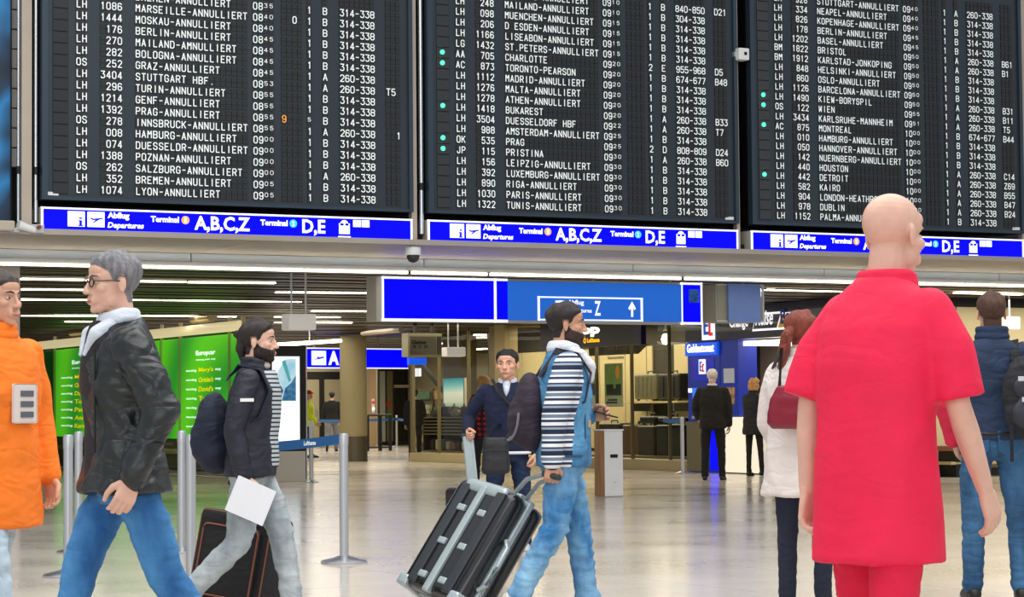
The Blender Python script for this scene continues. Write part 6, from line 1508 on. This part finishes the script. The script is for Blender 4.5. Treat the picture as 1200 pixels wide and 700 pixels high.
part_np('cap', [ell(P.head((0, -.01, .06)), (.085, .105, .07)), ell(P.head((0, .1, .045)), (.06, .06, .012))], .012, mat('red_cap_cloth', '#b3201f', .8), P.root)
P = person('person with blonde hair in a red checked shirt behind the navy sweater man', loc_of(567, 34), AWAY + .5, 1.66, fem=True, fine=False, legs=((.1, .05, 0, .03), (-.1, .05, 0, .03)), arms={-1: ('ang', .1, .16, .4, .1), 1: ('ang', .1, .14, .6, .1)}, hair='short', hcol='#b98b52', hthick=.025,
    bottom=(cloth('dark_work_trousers', '#22252c', .9), .95, .005), top=[dict(name='checked_shirt', mat=stripe_mat('red_check', [(0, '#b3122c'), (.5, '#3a0d18')], 'Z', 13, check=[(0, '#ffffff'), (.5, '#5a3038')]), hem=.44, ease=.03, hemw=1.15, sr=.04, amp=.006)])
P = person('person in black standing behind the shop glass next to the corridor', w2g(Vector((0, 0, 0))) if 0 else g2w(16.4, hitX(486, 480, 16.4)[0], 0), AWAY, 1.66, fine=False, legs=((.05, .05, 0, .03), (-.05, .05, 0, .03)), hair='short', hcol='#17120f',
    bottom=(cloth('black_trousers', '#141215', .9), 1.0, .005), top=[dict(name='sweater', mat=cloth('black_sweater', '#121114', .9), hem=.47, ease=.025, sr=.038, amp=.005)])

# ------------------------------------------------------------------ luggage on wheels
m_silv = mat('silver_plastic', '#aebbbd', .3, .35, var=.04); m_shell = mat('black_shell', '#0b0d12', .3, coat=.4, bump=.1, bscale=20); m_dgrey = mat('dark_grey_band', '#2e3337', .4)
def frame_from(o, up, face):
    """local z = up (long axis), local -y = face"""
    z = Vector(up).normalized(); y = -Vector(face); y = (y - z*y.dot(z)).normalized(); x = y.cross(z); M4 = Matrix((x, y, z)).transposed().to_4x4(); M4.translation = o; return M4
# big case pulled by the denim man
t = thing('suitcase', 'large black hard suitcase with silver ribs pulled tilted by the denim man', 'suitcase', (0, 0, 0))
base = at_depth(514, 712, 13.1); topc = at_depth(585, 590, 13.25)
up = (topc - base); Lc = up.length + .05
M4 = frame_from(base, up, Vector((-.72, -.62, .5)))
t.matrix_basis = M4
w_, d_ = .56, .27
def soft_box(x0, x1, y0, y1, z0, z1, bev, name, m, **k): return MB().box(x0, x1, y0, y1, z0, z1).build(name, m, t, bevel=bev, seg=4, smooth=True, **k)
soft_box(-w_/2, w_/2, -d_/2, -.012, .03, Lc, .06, 'front_shell', m_shell)
soft_box(-w_/2, w_/2, .012, d_/2, .03, Lc, .06, 'rear_shell', m_shell)
soft_box(-w_/2 - .006, w_/2 + .006, -.02, .02, .025, Lc + .006, .015, 'silver_seam_frame', m_silv)
for x in (-.17, .17): soft_box(x - .04, x + .04, -d_/2 - .014, -d_/2 + .03, .06, Lc - .03, .012, 'grey_rib', m_dgrey)
soft_box(-.028, .028, -d_/2 - .02, -d_/2 + .03, .03, Lc - .02, .012, 'centre_rib', m_silv)
for z in (.12, .34, .56):
    for x in (-.1, .1):
        if z < Lc - .05: soft_box(x - .035, x + .035, -d_/2 - .018, -d_/2 + .02, z - .02, z + .02, .01, 'silver_stud', m_silv)
soft_box(-.2, .2, -d_/2 - .012, .1, Lc - .07, Lc + .014, .04, 'top_cap', m_silv)
for x in (-w_/2 + .03, w_/2 - .03): soft_box(x - .045, x + .045, -d_/2 - .012, d_/2, .02, .09, .02, 'corner_guard', m_silv)
MB().tube([(w_/2, -.03, .16), (w_/2 + .045, -.03, .2), (w_/2 + .05, -.03, .32), (w_/2 + .045, -.03, .44), (w_/2, -.03, .48)], .015, 10).build('side_handle', m_silv, t, smooth=True)
soft_box(-.12, .12, .02, d_/2 + .012, Lc - .02, Lc + .05, .015, 'handle_well', m_silv)
hand_w = P5.root.matrix_basis @ P5.hand[1][0]; hl = M4.inverted() @ (hand_w + (P5.root.matrix_basis.to_3x3() @ P5.hand[1][1])*.075)
tl = MB()
for s in (-1, 1): tl.tube([(s*.07, .09, Lc - .02), (hl.x*.6 + s*.06, hl.y*.7 + .02, hl.z*.75 + Lc*.25), (hl.x + s*.055, hl.y, hl.z)], .013, 8)
tl.build('telescopic_tubes', m_silv, t, smooth=True, kind='stuff')
MB().tube([(hl.x - .07, hl.y, hl.z), (hl.x + .07, hl.y, hl.z)], .017, 10).build('handle_grip', m_dgrey, t, smooth=True)
for x in (-w_/2 + .05, w_/2 - .05): MB().tube([(x - .018, d_/2 - .02, .01), (x + .018, d_/2 - .02, .01)], .035, 16).build('wheel', m_black, t, smooth=True)
# cabin case of the bearded man
b0 = at_depth(268, 722, 13.3); t0 = at_depth(292, 602, 13.3)
b0 = at_depth(266, 720, 13.3)
t = thing('suitcase', 'black soft suitcase with brown piping pulled by the bearded man', 'suitcase', (0, 0, 0))
M4 = frame_from(at_depth(272, 716, 13.3), Vector((.17, .05, 1)), Vector((-.42, -1, .1))); t.matrix_basis = M4
m_soft = cloth('black_nylon', '#141316', .8, .1, .4, 200); m_pipe = mat('brown_piping', '#7a4630', .6)
w_, d_, Lc = .47, .28, .56
MB().box(-w_/2, w_/2, -d_/2, d_/2, .03, Lc).build('body', m_soft, t, bevel=.035, seg=4, smooth=True)
MB().box(-w_/2 + .05, w_/2 - .05, -d_/2 - .03, -d_/2 + .01, .07, Lc - .08).build('front_pocket', m_soft, t, bevel=.02, seg=3, smooth=True)
def rect_pipe(x0, x1, z0, z1, y, name, rr=.03):
    pts = []
    for cx, cz, a0 in ((x1 - rr, z1 - rr, 0), (x0 + rr, z1 - rr, 90), (x0 + rr, z0 + rr, 180), (x1 - rr, z0 + rr, 270)):
        for k in range(4): a = math.radians(a0 + 30*k); pts.append((cx + rr*math.cos(a), y, cz + rr*math.sin(a)))
    pts.append(pts[0]); MB().tube(pts, .006, 6).build(name, m_pipe, t, smooth=True)
rect_pipe(-w_/2 + .008, w_/2 - .008, .04, Lc - .008, -d_/2 + .012, 'piping'); rect_pipe(-w_/2 + .008, w_/2 - .008, .04, Lc - .008, d_/2 - .012, 'piping'); rect_pipe(-w_/2 + .055, w_/2 - .055, .075, Lc - .085, -d_/2 - .03, 'pocket_piping')
MB().tube([(-w_/2, 0, .18), (-w_/2 - .03, 0, .21), (-w_/2 - .03, 0, .31), (-w_/2, 0, .34)], .012, 8).build('side_handle', m_pipe, t, smooth=True)
MB().tube([(-.07, 0, Lc - .005), (-.06, 0, Lc + .03), (.06, 0, Lc + .03), (.07, 0, Lc - .005)], .012, 8).build('top_handle', m_soft, t, smooth=True)
MB().box(.04, .1, -d_/2 - .036, -d_/2 - .028, .36, .4).build('badge', mat('badge_brass', '#a5854a', .4, .5), t)
hw = P3.root.matrix_basis @ (P3.hand[-1][0] + P3.hand[-1][1]*.07); hl = M4.inverted() @ hw
tl = MB(); tl.tube([(.09, .08, Lc - .03), (hl.x, hl.y, hl.z)], .011, 8); tl.build('telescopic_tube', m_black, t, smooth=True)
MB().tube([(hl.x - .06, hl.y, hl.z), (hl.x + .06, hl.y, hl.z)], .016, 8).build('handle_grip', m_black, t, smooth=True)
for x in (-w_/2 + .05, w_/2 - .05): MB().tube([(x - .015, d_/2 - .03, .02), (x + .015, d_/2 - .03, .02)], .03, 14).build('wheel', m_black, t, smooth=True)
# upright case of the man in the navy sweater
hw = P4.root.matrix_basis @ (P4.hand[1][0] + P4.hand[1][1]*.06)
f = Vector((hw.x + .04, hw.y - .12, 0)); t = thing('suitcase', 'dark brown upright suitcase with a long silver handle, behind the large suitcase', 'suitcase', f, .5)
m_dk = mat('dark_plum_shell', '#241a1f', .4)
MB().box(-.2, .2, -.12, .12, .05, .53).build('body', m_dk, t, bevel=.05, seg=4, smooth=True)
for x in (-.1, 0, .1): MB().box(x - .01, x + .01, -.126, -.115, .1, .48).build('rib', m_dk, t, bevel=.004)
hl = t.matrix_basis.inverted() @ hw
tl = MB().box(-.045, -.02, -.01, .01, .55, 1.0).box(.02, .045, -.01, .01, .55, 1.0).box(-.02, .02, -.004, .004, .55, .97)
sh = Matrix.Identity(4); sh[0][2] = (hl.x)/(hl.z - .55) ; sh[0][3] = -sh[0][2]*.55; sh[1][2] = hl.y/(hl.z - .55); sh[1][3] = -sh[1][2]*.55
tl.v = [(x, y, .55 + (z - .55)*(hl.z - .55)/.45) for x, y, z in tl.v]
tl.xf(sh).build('telescopic_handle', m_silv, t)
MB().tube([(hl.x - .06, hl.y, hl.z), (hl.x + .06, hl.y, hl.z)], .016, 8).build('handle_grip', m_dgrey, t, smooth=True)
for x in (-.15, .15):
    for y in (-.08, .08): MB().tube([(x - .012, y, .028), (x + .012, y, .028)], .028, 12).build('wheel', m_black, t, smooth=True)
